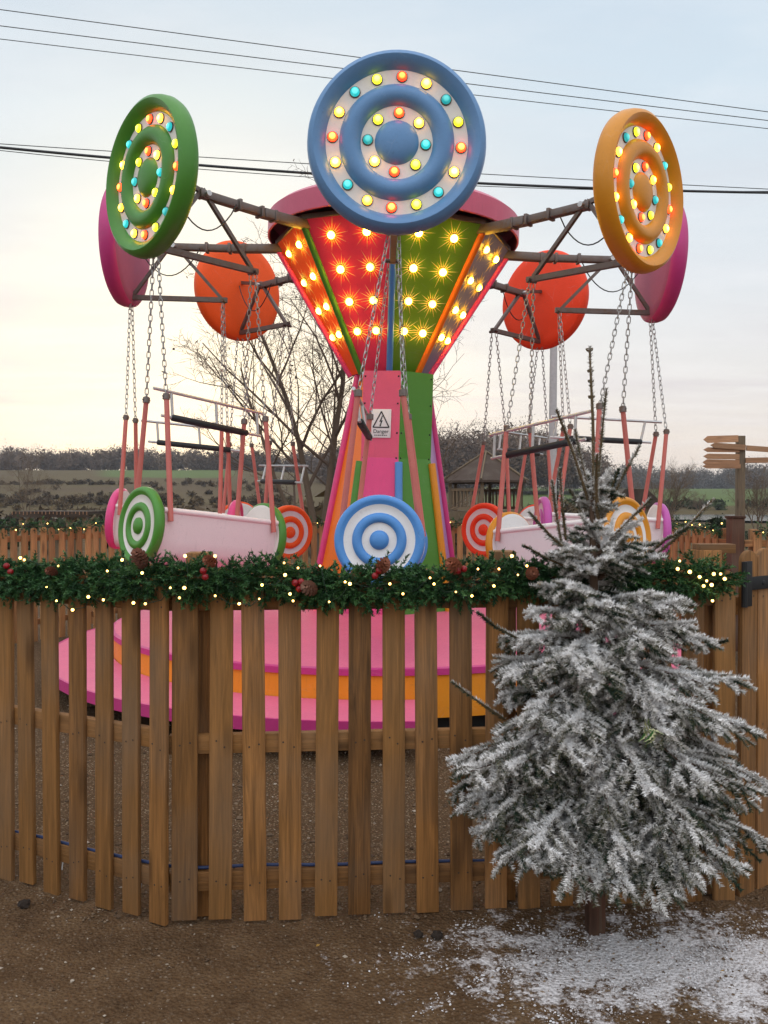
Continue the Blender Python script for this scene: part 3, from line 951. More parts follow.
FAIRY = bulb_mesh('fairy', .0052)
def fairy(label, pts, orient=True, jitter=0.0, slack=.03, wire=.0022, scale=1.0, group=None):
    root = empty('string_lights', pts[0]); tag(root, label, 'string lights', group)
    loc = Vector(pts[0])
    mb = MB()
    ws = []
    for i, p in enumerate(pts):
        ws.append(Vector(p) - loc + Vector((0, .02, 0)))
        if i < len(pts) - 1:
            q = Vector(pts[i + 1]); m = (Vector(p) + q) / 2 - loc + Vector((0, .045, -slack)); ws.append(m)
    mb.tube(ws, wire, 5)
    mb.build('wire', flat('green_wire', (.012, .03, .014), .5), root, 80)
    for p in pts:
        d = Vector((random.uniform(-.5, .5), -1, random.uniform(-.3, .5)))
        M = frame(Vector(p) - loc, d) @ Matrix.Scale(scale * random.uniform(.6, 1.15), 4)
        link('bulb', FAIRY, root, M)
    return root
LP = [(20, 558), (24, 560), (58, 566), (46, 587), (56, 601), (72, 610), (88, 597), (103, 600), (107, 571), (122, 560), (133, 603), (142, 573), (145, 604), (170, 588), (179, 598), (184, 588), (185, 556), (215, 556), (215, 596), (239, 604), (259, 599), (262, 585), (285, 575), (290, 594), (293, 601), (298, 568), (284, 563), (320, 566), (329, 602), (350, 584), (345, 582), (390, 584), (403, 594), (430, 578), (434, 584), (456, 592), (472, 596), (478, 569), (494, 586), (499, 569), (512, 556), (518, 575), (527, 566), (540, 584)]
fairy('warm white fairy lights threaded through the front garland, left of the fir', [on_front(px, py, .10) for px, py in LP], wire=.0016, slack=.02)
LP2 = [(680, 561), (678, 569), (707, 581), (712, 585), (704, 586), (714, 574), (721, 574), (725, 579), (713, 601), (700, 577), (690, 572)]
fairy('cluster of warm fairy lights on the garland end right of the fir', [on_front(px, py, .085) for px, py in LP2], wire=.0016, slack=.015, scale=1.15)
# far garlands with lights
def far_g(label, llabel, a, b, z, nl):
    a, b = Vector((*a, z)), Vector((*b, z))
    L = (b - a).length
    pth = [a.lerp(b, i / 8) + Vector((0, -.03, .03 * math.sin(i * 2.3))) for i in range(9)]
    garland(label, pth, .055, int(L * 90), need=20, nlen=.03, slen=(.06, .12), nw=.005)
    fairy(llabel, [a.lerp(b, (i + random.uniform(.2, .8)) / nl) + Vector((random.uniform(-.03, .03), -.10, random.uniform(-.05, .05))) for i in range(nl)], wire=.003, scale=1.3)
far_g('thin evergreen garland on the far left fence top', 'fairy lights on the far left fence behind the pink boat', (-5.2, 7.2), (-2.6, 11.3), 1.20, 26)
far_g('thin evergreen garland on the fence top behind the tower', 'fairy lights along the fence top behind the tower', (-2.6, 11.3), (2.75, 11.3), 1.19, 30)
far_g('short evergreen garland on the fence left of the square corner post', 'dense fairy lights on the fence left of the square corner post', (2.8, 11.3), (3.45, 8.3), 1.22, 22)
far_g('evergreen garland on the low fence right of the square corner post', 'fairy lights on the low fence right of the square corner post', (3.62, 8.0), (6.4, 7.35), 1.20, 18)

# ================================================================ SNOWY FIR
TX, TY = .735, 2.80
fir = empty('fir_tree', (TX, TY, 0))
tag(fir, 'small fir tree sprayed with white artificial snow, standing in front of the fence', 'fir tree')
MAT['bark'] = flat('fir_bark', (.09, .052, .032), .85)
MAT['shoot'] = flat('fir_shoot_bark', (.13, .085, .04), .8)
def fn(name):
    b = NB(name)
    col = b.ramp(b.attr('tone'), [(0, (.016, .034, .020)), (.22, (.040, .066, .040)), (.32, (.105, .085, .034)), (.42, (.20, .195, .145)), (.62, (.54, .50, .46)), (.84, (.86, .82, .78)), (1, (.92, .89, .87))])
    return b.base(col, .75, 0, .25)
MAT['firneedle'] = fn('fir_needles')
wood_mb = MB()
tw_o, tw_d, tw_l, tw_k, tw_dr = [], [], [], [], []     # twig origin, dir, length, flock base
def squash(v):
    """the fence stands right behind the tree: branches press against it"""
    if v[1] > .06: v = Vector((v[0], .06 + (v[1] - .06) * .22, v[2]))
    return v
rf = random.Random(5)
def fir_branch(z, az, L, elev, droop, flock, dens=1.0, r0=.0055):
    d = Vector((math.cos(az) * math.cos(elev), math.sin(az) * math.cos(elev), math.sin(elev)))
    hor = Vector((-math.sin(az), math.cos(az), 0))
    N = 9
    pts = []
    for i in range(N + 1):
        u = i / N
        p = Vector((0, 0, z)) + d * (L * u) + Vector((0, 0, -droop * L * u * u * (1.2 - .35 * u)))
        p += hor * (L * .05 * math.sin(u * 3 + az * 5))
        pts.append(squash(p))
    wood_mb.tube(pts, [r0 * (1 - .8 * i / N) + .0012 for i in range(N + 1)], 5, caps=False)
    nt = int(max(6, L / .024 * dens))
    for i in range(nt):
        u = .10 + .90 * (i + rf.random() * .6) / nt
        k = min(N - 1, int(u * N)); f = u * N - k
        p = pts[k].lerp(pts[k + 1], min(1, f))
        tan = (pts[k + 1] - pts[k]).normalized()
        s = 1 if i % 2 else -1
        a = R(rf.uniform(38, 62))
        upv = Vector((0, 0, 1))
        sd = (hor * s * rf.uniform(.75, 1.0) + upv * rf.uniform(-.5, .35)).normalized()
        dd = (tan * math.cos(a) + sd * math.sin(a)).normalized()
        ln = (.055 + .27 * L * (1 - u) ** .75 * (.6 + .4 * min(1, u * 4))) * rf.uniform(.75, 1.15)
        ln = min(ln, .19)
        dd.z -= droop * .55
        tw_o.append(tuple(p)); tw_d.append(tuple(dd)); tw_l.append(ln); tw_k.append(flock + (rf.uniform(-.18, .22) if rf.random() < .72 else rf.uniform(-.5, -.25))); tw_dr.append(1.8 + 4.2 * droop)
        # side twiglets
        nn = int(ln / .050)
        for j in range(nn):
            v = .25 + .65 * (j + .5) / max(1, nn)
            q = p + dd.normalized() * (ln * v); q.z -= (1.8 + 4.2 * droop) * (ln * v) ** 2
            sd2 = dd.cross(upv).normalized() * (1 if j % 2 else -1)
            d2 = (dd.normalized() * .75 + sd2 * .7 + Vector((0, 0, rf.uniform(-.35, .1)))).normalized()
            tw_o.append(tuple(q)); tw_d.append(tuple(d2)); tw_l.append(ln * (1 - v) * .6 + .028); tw_k.append(flock + rf.uniform(-.35, .25)); tw_dr.append(2 + 4 * droop)
    for i in range(1, N):
        for q_ in range(2):
            tw_o.append(tuple(pts[i])); tw_d.append(tuple((pts[i + 1] - pts[i]).normalized() + Vector((rf.uniform(-.25, .25), rf.uniform(-.25, .25), rf.uniform(.0, .35)))))
            tw_l.append(L / N * 1.5 + .01); tw_k.append(flock + rf.uniform(-.1, .3)); tw_dr.append(1.0)
    tw_o.append(tuple(pts[-2])); tw_d.append(tuple((pts[-1] - pts[-2]).normalized())); tw_l.append(.07); tw_k.append(flock); tw_dr.append(1.0)
whorls = [(.45, .37, .06, .24, 12), (.50, .43, .10, .36, 11), (.58, .46, .12, .38, 12), (.66, .46, .15, .38, 12), (.74, .45, .18, .36, 12), (.82, .44, .21, .34, 12), (.90, .42, .24, .32, 11), (.97, .40, .27, .30, 11),
          (1.03, .375, .31, .27, 10), (1.09, .30, .36, .24, 9), (1.15, .25, .42, .2, 8), (1.21, .21, .52, .15, 7), (1.27, .20, .64, .08, 6),
          (1.33, .13, .85, .04, 5), (1.40, .085, 1.0, .02, 4), (1.48, .055, 1.1, .0, 4)]
for wi, (z, L, el, dr, n) in enumerate(whorls):
    for i in range(n):
        az = 2 * math.pi * (i + rf.uniform(-.3, .3)) / n + wi * 1.3
        Lx = L * rf.uniform(.80, 1.12)
        if math.sin(az) > .3: 
            if rf.random() < .35: continue
        if math.cos(az) > .35 and z < .8: Lx *= 1.12
        if math.sin(az) < -.45 and z < .6: Lx *= .93
        if math.cos(az) < -.3: Lx *= .90 if z > .75 else 1.04
        fl_ = (.70 if z < 1.1 else .58) - (.11 if math.cos(az) > .25 and z < .72 else 0) + rf.uniform(-.06, .06)
        fir_branch(z + rf.uniform(-.03, .03), az, Lx, el + rf.uniform(-.12, .12), dr * rf.uniform(.8, 1.2), fl_)
for az_, L_, dr_ in ((-62, .40, .36), (-80, .43, .38), (-96, .41, .36), (-113, .43, .34), (-35, .44, .34), (-145, .42, .32)):
    fir_branch(.475, R(az_), L_, .02, dr_, .66)
    fir_branch(.445, R(az_ + 9), L_ * .88, .0, dr_ * .9, .58)
# the long, lightly sprayed shoots of the top: pixel tips
def shoot(p0, p1, flock, r=.0065, need=True):
    d0 = TY - .02
    a = P(*p0, d0) - fir.location; b = P(*p1, d0 + rf.uniform(-.12, .05)) - fir.location
    m = a.lerp(b, .5) + Vector((rf.uniform(-.008, .008), 0, rf.uniform(-.01, .01)))
    r *= .72
    wood_mb.tube([a, m, b], [r, r * .8, r * .5], 6, mi=1)
    for i in range(6):
        u0 = i / 6; q = a.lerp(m, u0 * 2) if u0 < .5 else m.lerp(b, u0 * 2 - 1)
        tw_o.append(tuple(q)); tw_d.append(tuple((b - a).normalized())); tw_l.append((b - a).length / 5.5)
        tw_k.append(.30 if flock < .05 else flock + .25 - .5 * u0); tw_dr.append(0.0)
    return a, b
NEED_SHOOT0 = len(tw_o)
for p0, p1, fl, r in (((594, 500), (589, 350), -.30, .009), ((588, 500), (556, 410), -.30, .0085), ((598, 480), (606, 390), -.30, .006), ((590, 495), (575, 430), -.3, .0055),
                      ((606, 510), (639, 447), -.15, .006), ((562, 545), (552, 480), -.25, .006), ((566, 540), (560, 470), -.3, .006), ((580, 560), (530, 512), -.2, .006), ((575, 570), (524, 545), -.2, .006),
                      ((645, 565), (713, 499), -.25, .0075), ((600, 520), (618, 470), .1, .006), ((640, 560), (688, 528), -.1, .006), ((598, 520), (597, 455), .35, .011), ((610, 540), (650, 500), .35, .006),
                      ((590, 530), (570, 490), .3, .006), ((520, 640), (478, 612), -.25, .005), ((505, 720), (452, 682), -.3, .006), ((690, 650), (728, 640), .2, .005)):
    shoot(p0, p1, fl, r)
# brown bud whorls on the leader
for py, s in ((351, .013), (372, .011), (382, .010), (398, .012)):
    c = P(589 + (py - 350) * .04, py, TY - .02) - fir.location
    for j in range(5):
        t = j * 1.26 + py
        o = Vector((math.cos(t), math.sin(t), .5)) * s * .8
        wood_mb.tube([c, c + o * .7, c + o * 1.3], [.005, .0065, .0015], 6, mi=1)
wood_mb.tube([Vector((0, 0, .02)), Vector((.0, 0, .7)), P(592, 500, TY - .02) - fir.location], [.032, .024, .009], 10, mi=0)
wood_mb.build('trunk', [MAT['bark'], MAT['shoot']], fir, 60)
o = np.array(tw_o); dv = np.array(tw_d); ln = np.array(tw_l); kk = np.array(tw_k); drp = np.array(tw_dr)
def fir_needles(sel, need, nlen, nwid):
    tri, t, idx = needle_fans(o[sel], dv[sel], ln[sel], need, nlen, nwid, .95, 0.0)
    # droop the twig with its needles
    c = tri[:, :2].mean(1)
    s = t * ln[sel][idx]
    tri[:, :, 2] -= (drp[sel][idx] * s ** 2)[:, None]
    tipup = (tri[:, 2, 2] - tri[:, 0, 2]) / nlen
    ny = (tri[:, 2, 2] - c[:, 2]) / nlen
    cl = np.sin(c[:, 0] * 21 + 3) * np.sin(c[:, 2] * 17 + c[:, 1] * 13) * .16 + np.sin(c[:, 0] * 55 + c[:, 2] * 47) * .08
    tone = kk[sel][idx] + (.30 * tipup + .16 * (c[:, 2] > -9) * np.clip(ny * 1.0, -1, 1)) + cl + RNG.normal(size=len(t)) * .075 + .10 * (t - .5)
    fl = np.clip(tone, 0, 1)
    w = fl > .5
    # sprayed needles carry a crust: make them a little fatter
    mid = tri[:, :2].mean(1, keepdims=True)
    tri[:, :2] = np.where(w[:, None, None], mid + (tri[:, :2] - mid) * 1.25, tri[:, :2])
    return tri, fl
sel_a = np.arange(0, NEED_SHOOT0); sel_b = np.arange(NEED_SHOOT0, len(o))
t1, f1_ = fir_needles(sel_a, 125, .0200, .0015)
t2, f2_ = fir_needles(sel_b, 110, .0165, .0019)
print('fir twigs', len(o), 'needles', len(t1) + len(t2))
link('needles', tri_mesh('fir_needles', np.concatenate([t1, t2]), MAT['firneedle'], np.concatenate([f1_, f2_])), fir)
# stake the trunk is set in
mb = MB(); mb.box((0, 0, 0), (.060, .055, .34), ch=.004); mb.box((-.012, -.033, -.02), (.034, .012, .30), ch=.002)
mb.build('stand', MAT['stake'], fir, 40, matrix=Matrix.Translation((-.005, -.0, .165)))
# variegated holly sprig
MAT['holly'] = foliage_mat('holly_leaf', [(0, (.03, .10, .02)), (.49, (.03, .09, .02)), (.51, (.34, .33, .17)), (1, (.38, .36, .20))], .35)
mb = MB(); hl = []
def holly_leaf(M, L):
    prof = [(0, .04), (.12, .2), (.22, .34), (.3, .22), (.42, .36), (.52, .22), (.64, .32), (.74, .18), (.85, .16), (1, .0)]
    tri = []; tn = []
    for s in (-1, 1):
        for i in range(len(prof) - 1):
            (x0, y0), (x1, y1) = prof[i], prof[i + 1]
            for a0_, a1_, tt in ((0, .55, .2), (.55, 1, .9)):
                q = [(x0, y0 * a0_), (x1, y1 * a0_), (x1, y1 * a1_), (x0, y0 * a1_)]
                q = [M @ Vector((x * L, s * y * L, .25 * L * y * y * 4 - .2 * L * x * x)) for x, y in q]
                tri += [[q[0], q[1], q[2]], [q[0], q[2], q[3]]]; tn += [tt, tt]
    return tri, tn
TR, TN = [], []
hc = P(650, 733, TY - .50)
for i in range(9):
    M = Matrix.Rotation(i * 2.1, 4, 'Y') @ Matrix.Rotation(rf.uniform(-.6, .6), 4, 'Z')
    M = Matrix.Translation((rf.uniform(-.012, .012), rf.uniform(-.02, .02), rf.uniform(-.015, .015))) @ M
    a, b = holly_leaf(M, rf.uniform(.035, .05)); TR += a; TN += b
hs = link('holly_sprig', tri_mesh('holly_sprig', np.array([[tuple(v) for v in t] for t in TR]), MAT['holly'], np.array(TN)))
hs.location = hc
tag(hs, 'small variegated green and cream holly sprig tucked into the snowy fir', 'holly sprig')
# ================================================================ GROUND
def sm(x, a, b):
    t = np.clip((x - a) / (b - a), 0, 1); return t * t * (3 - 2 * t)
def terrain(x, y):
    """gentle valley: flat by the fence, fields rising to wooded hills"""
    x = np.asarray(x, float); y = np.asarray(y, float)
    k = x / np.maximum(y, 1.0)
    top = 12.0 - 6.5 * sm(k, -.20, .18)
    h = top * sm(y, 85, 300) * (1 - 0 * y)
    h = h + 10 * sm(y, 300, 700) * (1 - sm(k, .1, .35))
    h = h - .5 * sm(y, 14, 40) * (1 - sm(y, 90, 125)) 
    h = h - .10 * sm(y, 3.15, 4.1) * (1 - sm(y, 14, 20))
    h = h + .012 * np.sin(x * 2.1 + y) * np.sin(y * 1.7) * (1 - sm(y, 6, 14))
    return h
xs = np.concatenate([-np.geomspace(700, 6, 46), np.linspace(-5.6, 5.6, 120), np.geomspace(6, 700, 46)])
ys = np.concatenate([np.linspace(-40, -1, 12), np.linspace(0, 6, 90), np.geomspace(6.2, 900, 90)])
gx, gy = np.meshgrid(xs, ys)
gz = terrain(gx, gy)
near = (gy < 6.2) & (gy > -1) & (np.abs(gx) < 6)
gz = gz + np.where(near, RNG.normal(size=gz.shape) * .0028, 0)
nv = gx.shape
me = bpy.data.meshes.new('ground')
idx = np.arange(gx.size).reshape(nv)
faces = np.stack([idx[:-1, :-1], idx[:-1, 1:], idx[1:, 1:], idx[1:, :-1]], -1).reshape(-1, 4)
me.from_pydata(np.stack([gx, gy, gz], -1).reshape(-1, 3).tolist(), [], faces.tolist())
me.shade_smooth()
b = NB('ground_earth')
v = b.pos()
X, Y, Z = b.sep(v)
n_big = b.noise(v, 1.1, 5, .6); n_mid = b.noise(v, 6, 6, .65); n_fin = b.noise(v, 60, 5, .7); n_gr = b.voro(v, 85); n_gr2 = b.voro(v, 85, out='Color')
dirt = b.ramp(n_mid, [(.28, (.062, .032, .014)), (.5, (.102, .055, .025)), (.72, (.150, .088, .043))])
dirt = b.mix(b.math('MULTIPLY', b.ramp(n_fin, [(.45, 0), (.7, 1)]), .5), dirt, (.17, .108, .062))
grit = b.ramp(b.math('MULTIPLY', b.sep(n_gr2)[0], 1.0), [(.0, (.07, .04, .022)), (.6, (.125, .076, .042)), (.92, (.19, .13, .085)), (1, (.34, .28, .22))])
gm = b.math('MULTIPLY', b.ramp(n_gr, [(.25, 1), (.5, 0)]), b.ramp(n_mid, [(.35, .25), (.62, .85)]))
dirt = b.mix(gm, dirt, grit)
gravel = b.mix(b.ramp(n_gr, [(.2, 1), (.55, 0)]), (.085, .048, .023), b.ramp(b.sep(n_gr2)[1], [(0, (.10, .058, .029)), (.7, (.20, .125, .068)), (1, (.36, .27, .18))]))
inside = b.smooth(b.math('ADD', Y, b.math('MULTIPLY', n_mid, .6)), 3.2, 3.9)
near_c = b.mix(inside, dirt, gravel)
# powder of artificial snow spilled round the fir
ex = b.math('DIVIDE', b.math('SUBTRACT', X, .93), .82); ey = b.math('DIVIDE', b.math('SUBTRACT', Y, 2.60), .34)
rr = b.math('SQRT', b.math('ADD', b.math('MULTIPLY', ex, ex), b.math('MULTIPLY', ey, ey)))
sn = b.math('ADD', b.math('SUBTRACT', 1.08, rr), b.math('MULTIPLY', b.math('SUBTRACT', b.noise(v, 7, 6, .75), .5), 3.6))
sn = b.math('ADD', sn, b.math('MULTIPLY', b.math('SUBTRACT', n_fin, .5), 1.6))
snow = b.math('MULTIPLY', b.smooth(sn, .15, .75), b.ramp(n_gr, [(.05, .45), (.35, .95)]))
near_c = b.mix(b.math('MULTIPLY', snow, .90), near_c, (.76, .71, .70))
# far land
fv = b.mapping(v, (.03, .06, .03))
fn1 = b.noise(fv, 1.0, 6, .6); fn2 = b.noise(b.mapping(v, (.12, .7, .2)), 1.0, 5, .65)
K = b.math('DIVIDE', X, Y)
grass = b.mix(fn2, (.060, .048, .016), (.125, .086, .034))
grass = b.mix(b.ramp(fn1, [(.35, 0), (.65, 1)]), grass, (.085, .055, .028))
gfield = b.mix(fn2, (.070, .105, .026), (.105, .135, .04))
Yn = b.math('ADD', Y, b.math('MULTIPLY', b.math('SUBTRACT', fn1, .5), 40))
m1 = b.math('MULTIPLY', b.math('MULTIPLY', b.smooth(K, -.36, -.33), b.math('SUBTRACT', 1, b.smooth(K, -.20, -.17))), b.math('MULTIPLY', b.smooth(Yn, 205, 215), b.math('SUBTRACT', 1, b.smooth(Yn, 330, 345))))
m2 = b.math('MULTIPLY', b.smooth(K, .10, .16), b.smooth(Yn, 120, 128))
far_c = b.mix(b.math('MAXIMUM', m1, m2), grass, gfield)
col = b.mix(b.smooth(Y, 11.4, 13.5), near_c, far_c)
b.base(col, .92, 0, .15)
b.bump(b.math('ADD', b.math('MULTIPLY', n_fin, .6), b.math('ADD', b.math('MULTIPLY', b.math('SUBTRACT', .5, n_gr), .9), n_mid)), .6, .02)
me.materials.append(b.mat)
g = link('ground', me); tag(g, kind='structure')

def stones(name, n, xr, yr, size, mat, label, dens=None, zoff=.3):
    base = np.array([(1, 0, 0), (-1, 0, 0), (0, 1, 0), (0, -1, 0), (0, 0, 1), (0, 0, -1)], float)
    tris = [(0, 2, 4), (2, 1, 4), (1, 3, 4), (3, 0, 4), (2, 0, 5), (1, 2, 5), (3, 1, 5), (0, 3, 5)]
    x = RNG.uniform(*xr, n * 4); y = RNG.uniform(*yr, n * 4)
    if dens is not None:
        keep = RNG.random(n * 4) < dens(x, y); x, y = x[keep][:n], y[keep][:n]
    else: x, y = x[:n], y[:n]
    n = len(x)
    s = size[0] + (size[1] - size[0]) * RNG.random(n) ** 3.2
    sc = s[:, None] * RNG.uniform(.55, 1.2, (n, 3)); sc[:, 2] *= .7
    a = RNG.random(n) * 6.28
    p = base[None] * sc[:, None, :] * RNG.uniform(.7, 1.25, (n, 6, 1))
    q = p.copy()
    q[..., 0] = p[..., 0] * np.cos(a)[:, None] - p[..., 1] * np.sin(a)[:, None]
    q[..., 1] = p[..., 0] * np.sin(a)[:, None] + p[..., 1] * np.cos(a)[:, None]
    q += np.stack([x, y, terrain(x, y) + sc[:, 2] * zoff], -1)[:, None, :]
    tri = q[:, tris, :].reshape(-1, 3, 3)
    tone = np.repeat(RNG.random(n), 8)
    o = link(name, tri_mesh(name, tri, mat, tone))
    tag(o, label, kind='stuff')
MAT['stone'] = foliage_mat('gravel_stone', [(0, (.07, .04, .022)), (.5, (.13, .08, .045)), (.88, (.20, .14, .092)), (1, (.40, .33, .26))], .85)
MAT['crumb'] = foliage_mat('snow_crumb', [(0, (.32, .27, .24)), (.5, (.50, .46, .45)), (1, (.74, .71, .71))], .8)
stones('gravel', 9000, (-2.0, 2.2), (1.9, 3.3), (.0015, .0085), MAT['stone'], 'loose grit and small stones on the bare brown earth before the fence')
stones('gravel', 9000, (-3.6, 3.4), (2.9, 6.4), (.004, .016), MAT['stone'], 'loose pale gravel on the ground inside the fence')
def sdens(x, y):
    r = np.sqrt(((x - .93) / .85) ** 2 + ((y - 2.60) / .36) ** 2)
    n = np.sin(x * 9 + y * 4) * np.sin(y * 23 - x * 3) * .35 + np.sin(x * 31 + 2) * np.sin(y * 37) * .25
    return np.clip(1.15 - r + n, 0, 1) ** 1.5
stones('snow_crumbs', 14000, (-.3, 2.0), (2.1, 3.0), (.0010, .0065), MAT['crumb'], 'white crumbs of artificial snow scattered on the earth under the fir', sdens)
# dark dog-eared clods and a couple of dead leaves
MAT['clod'] = flat('dark_clod', (.025, .016, .011), .9)
for px, py, lab, s in ((22, 909, 'dark clod of earth lying at the foot of the left fence panel', .022), (418, 939, 'dark clod of earth beside the spilled snow, left of its pair', .017), (437, 941, 'dark clod of earth at the left edge of the spilled snow, right of its pair', .02)):
    d = 1.5 * F_PX / (py - HOR)
    mb = MB(); 
    bm = bmesh.new(); bmesh.ops.create_icosphere(bm, subdivisions=2, radius=s)
    for vv in bm.verts: vv.co *= random.uniform(.75, 1.2); vv.co.z *= .7
    m_ = bpy.data.meshes.new('clod'); bm.to_mesh(m_); bm.free(); m_.materials.append(MAT['clod'])
    o_ = link('earth_clod', m_); o_.location = ((px - CX) / F_PX * d, d, s * .4); tag(o_, lab, 'clod', 'clods of earth')
MAT['deadleaf'] = flat('dead_leaf', (.36, .20, .04), .6)
for px, py, lab in ((723, 980, 'yellow dead leaf lying on the spilled snow at the right'), (315, 953, 'small yellow dead leaf on the bare earth near the fence middle')):
    d = 1.5 * F_PX / (py - HOR); L = .022 if px > 500 else .014
    mb = MB(); pr = [(0, 0), (.3, .32), (.6, .36), (1, 0), (.6, -.34), (.3, -.3)]
    mb.add([(x * L * 1.4, y * L, .006 + .25 * L * abs(y) + .1 * L * x) for x, y in pr] + [(.5 * L, 0, .004)], [(6, 0, 1), (6, 1, 2), (6, 2, 3), (6, 3, 4), (6, 4, 5), (6, 5, 0)])
    o_ = mb.build('dead_leaf', MAT['deadleaf']); o_.location = ((px - CX) / F_PX * d, d, .004); o_.rotation_euler = (.1, .1, px)
    tag(o_, lab, 'leaf')

# ================================================================ FAR LAND
b = NB('pond_water'); n = b.noise(b.pos(), .8, 3)
b.base((.06, .07, .075), .12, 0, .5); b.bump(n, .15, .05)
def pond(name, cx, cy, rx, ry, z):
    pts = []
    for i in range(40):
        t = 2 * math.pi * i / 40; k = 1 + .10 * math.sin(3 * t + cx) + .06 * math.sin(5 * t)
        pts.append((cx + rx * k * math.cos(t), cy + ry * k * math.sin(t), z))
    mb = MB(); mb.add(pts, [tuple(range(40))]); o_ = mb.build(name, b.mat, None, 0); tag(o_, kind='structure')
pond('water', 37, 86, 14, 17, -.30)
pond('water', -34, 84, 9, 5, -.32)

def tone_mat(name, stops, rough=.9): return foliage_mat(name, stops, rough)
MAT['wood_far'] = tone_mat('far_wood_twigs', [(0, (.075, .048, .036)), (.5, (.125, .082, .058)), (1, (.19, .125, .08))])
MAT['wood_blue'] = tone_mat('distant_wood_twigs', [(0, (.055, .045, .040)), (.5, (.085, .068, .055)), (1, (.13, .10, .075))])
MAT['scrub'] = tone_mat('winter_scrub', [(0, (.035, .024, .014)), (.5, (.085, .055, .028)), (1, (.16, .105, .045))])
MAT['scrubgreen'] = tone_mat('green_scrub', [(0, (.014, .022, .010)), (.5, (.035, .048, .020)), (1, (.07, .085, .03))])
def clumps(centers, radii, n_each, size):
    """leafy / twiggy clumps: small random faces filling lumpy crowns"""
    C, T = [], []
    for c, r in zip(centers, radii):
        n = n_each
        d = rand_unit(n); rr = RNG.random(n) ** .6
        lump = 1 + .25 * np.sin(d[:, 0] * 5 + c[0]) * np.sin(d[:, 2] * 4 + c[1]) + (.06 * RNG.normal(size=n)).clip(-.1, .1)
        p = np.array(c) + d * np.array(r) * (rr * lump)[:, None]
        core = (RNG.random(n) < .35)[:, None]
        p = np.where(core, np.array(c) + (p - np.array(c)) * .72, p)
        sz = np.where(core, 2.4, 1.0)
        a = sz * rand_unit(n) * size * RNG.uniform(.5, 1.4, (n, 1)); b_ = sz * rand_unit(n) * size * RNG.uniform(.5, 1.4, (n, 1))
        C.append(np.stack([p - a * .5, p + b_, p + a], 1)); T.append(np.clip(RNG.random() * .5 + RNG.random(n) * .5, 0, 1))
    return np.concatenate(C), np.concatenate(T)
def woodland(name, label, prof, d, mat, size, depth=30, n=140, each=170):
    """prof: (px, top py, base py)"""
    pxs = [p[0] for p in prof]
    cs, rs = [], []
    for i in range(n):
        px = RNG.uniform(pxs[0], pxs[-1]); dd = d + RNG.random() * depth
        top = np.interp(px, pxs, [p[1] for p in prof]); bas = np.interp(px, pxs, [p[2] for p in prof])
        zt = CAMZ + (HOR - top) / F_PX * dd; zb = CAMZ + (HOR - bas) / F_PX * dd
        hgt = (zt - zb) * RNG.choice([.55, .75, .9, 1.0, 1.12]) * RNG.uniform(.92, 1.05)
        x = (px - CX) / F_PX * dd
        cs.append((x, dd, zb + hgt * .52)); rs.append((hgt * RNG.uniform(.35, .6), hgt * .5, hgt * .54))
    v_, t_ = clumps(cs, rs, each, size)
    tag(link(name, tri_mesh(name, v_, mat, t_)), label, kind='stuff')
woodland('woodland', 'dark bare wood along the hilltop at the left', [(-250, 452, 474), (-60, 450, 474), (0, 450, 473), (20, 447, 473), (55, 452, 473), (90, 446, 473), (130, 448, 473), (200, 449, 474), (270, 450, 476), (360, 452, 480)], 285, MAT['wood_far'], .34, 40, 260, 1000)
woodland('woodland', 'dark bare wood on the hill behind the gazebo', [(330, 444, 492), (400, 440, 492), (440, 436, 492), (480, 431, 492), (515, 428, 490), (545, 432, 490), (570, 445, 488), (600, 455, 488)], 190, MAT['wood_far'], .26, 40, 230, 1500)
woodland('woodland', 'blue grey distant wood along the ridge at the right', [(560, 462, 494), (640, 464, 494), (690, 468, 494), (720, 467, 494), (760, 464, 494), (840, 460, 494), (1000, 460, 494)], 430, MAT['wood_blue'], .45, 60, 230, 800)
def scrub(label, n, pxr, dr, hr, mat, size, each=90):
    cs, rs = [], []
    for i in range(n):
        px = RNG.uniform(*pxr); dd = RNG.uniform(*dr); h = RNG.uniform(*hr); x = (px - CX) / F_PX * dd
        z = float(terrain(x, dd)); cs.append((x, dd, z + h * .45)); rs.append((h * RNG.uniform(.6, 1.4), h * .6, h * .5))
    v_, t_ = clumps(cs, rs, each, size)
    tag(link('scrub', tri_mesh('scrub', v_, mat, t_)), label, kind='stuff')
scrub('brown winter scrub in the marsh at the left', 190, (-120, 280), (50, 190), (.5, 1.5), MAT['scrub'], .22)
scrub('brown hedge and bramble behind the ride', 60, (215, 440), (24, 48), (1.0, 2.2), MAT['scrub'], .14, 150)
scrub('dull green reeds and bushes along the pond', 50, (560, 900), (108, 125), (.7, 1.8), MAT['scrubgreen'], .3)
scrub('brown tangled scrub right of the gazebo', 34, (555, 665), (40, 60), (1.4, 2.6), MAT['scrub'], .18, 150)
scrub('dark reeds at the near pond edge', 70, (-120, 240), (30, 60), (.3, .8), MAT['scrubgreen'], .2)

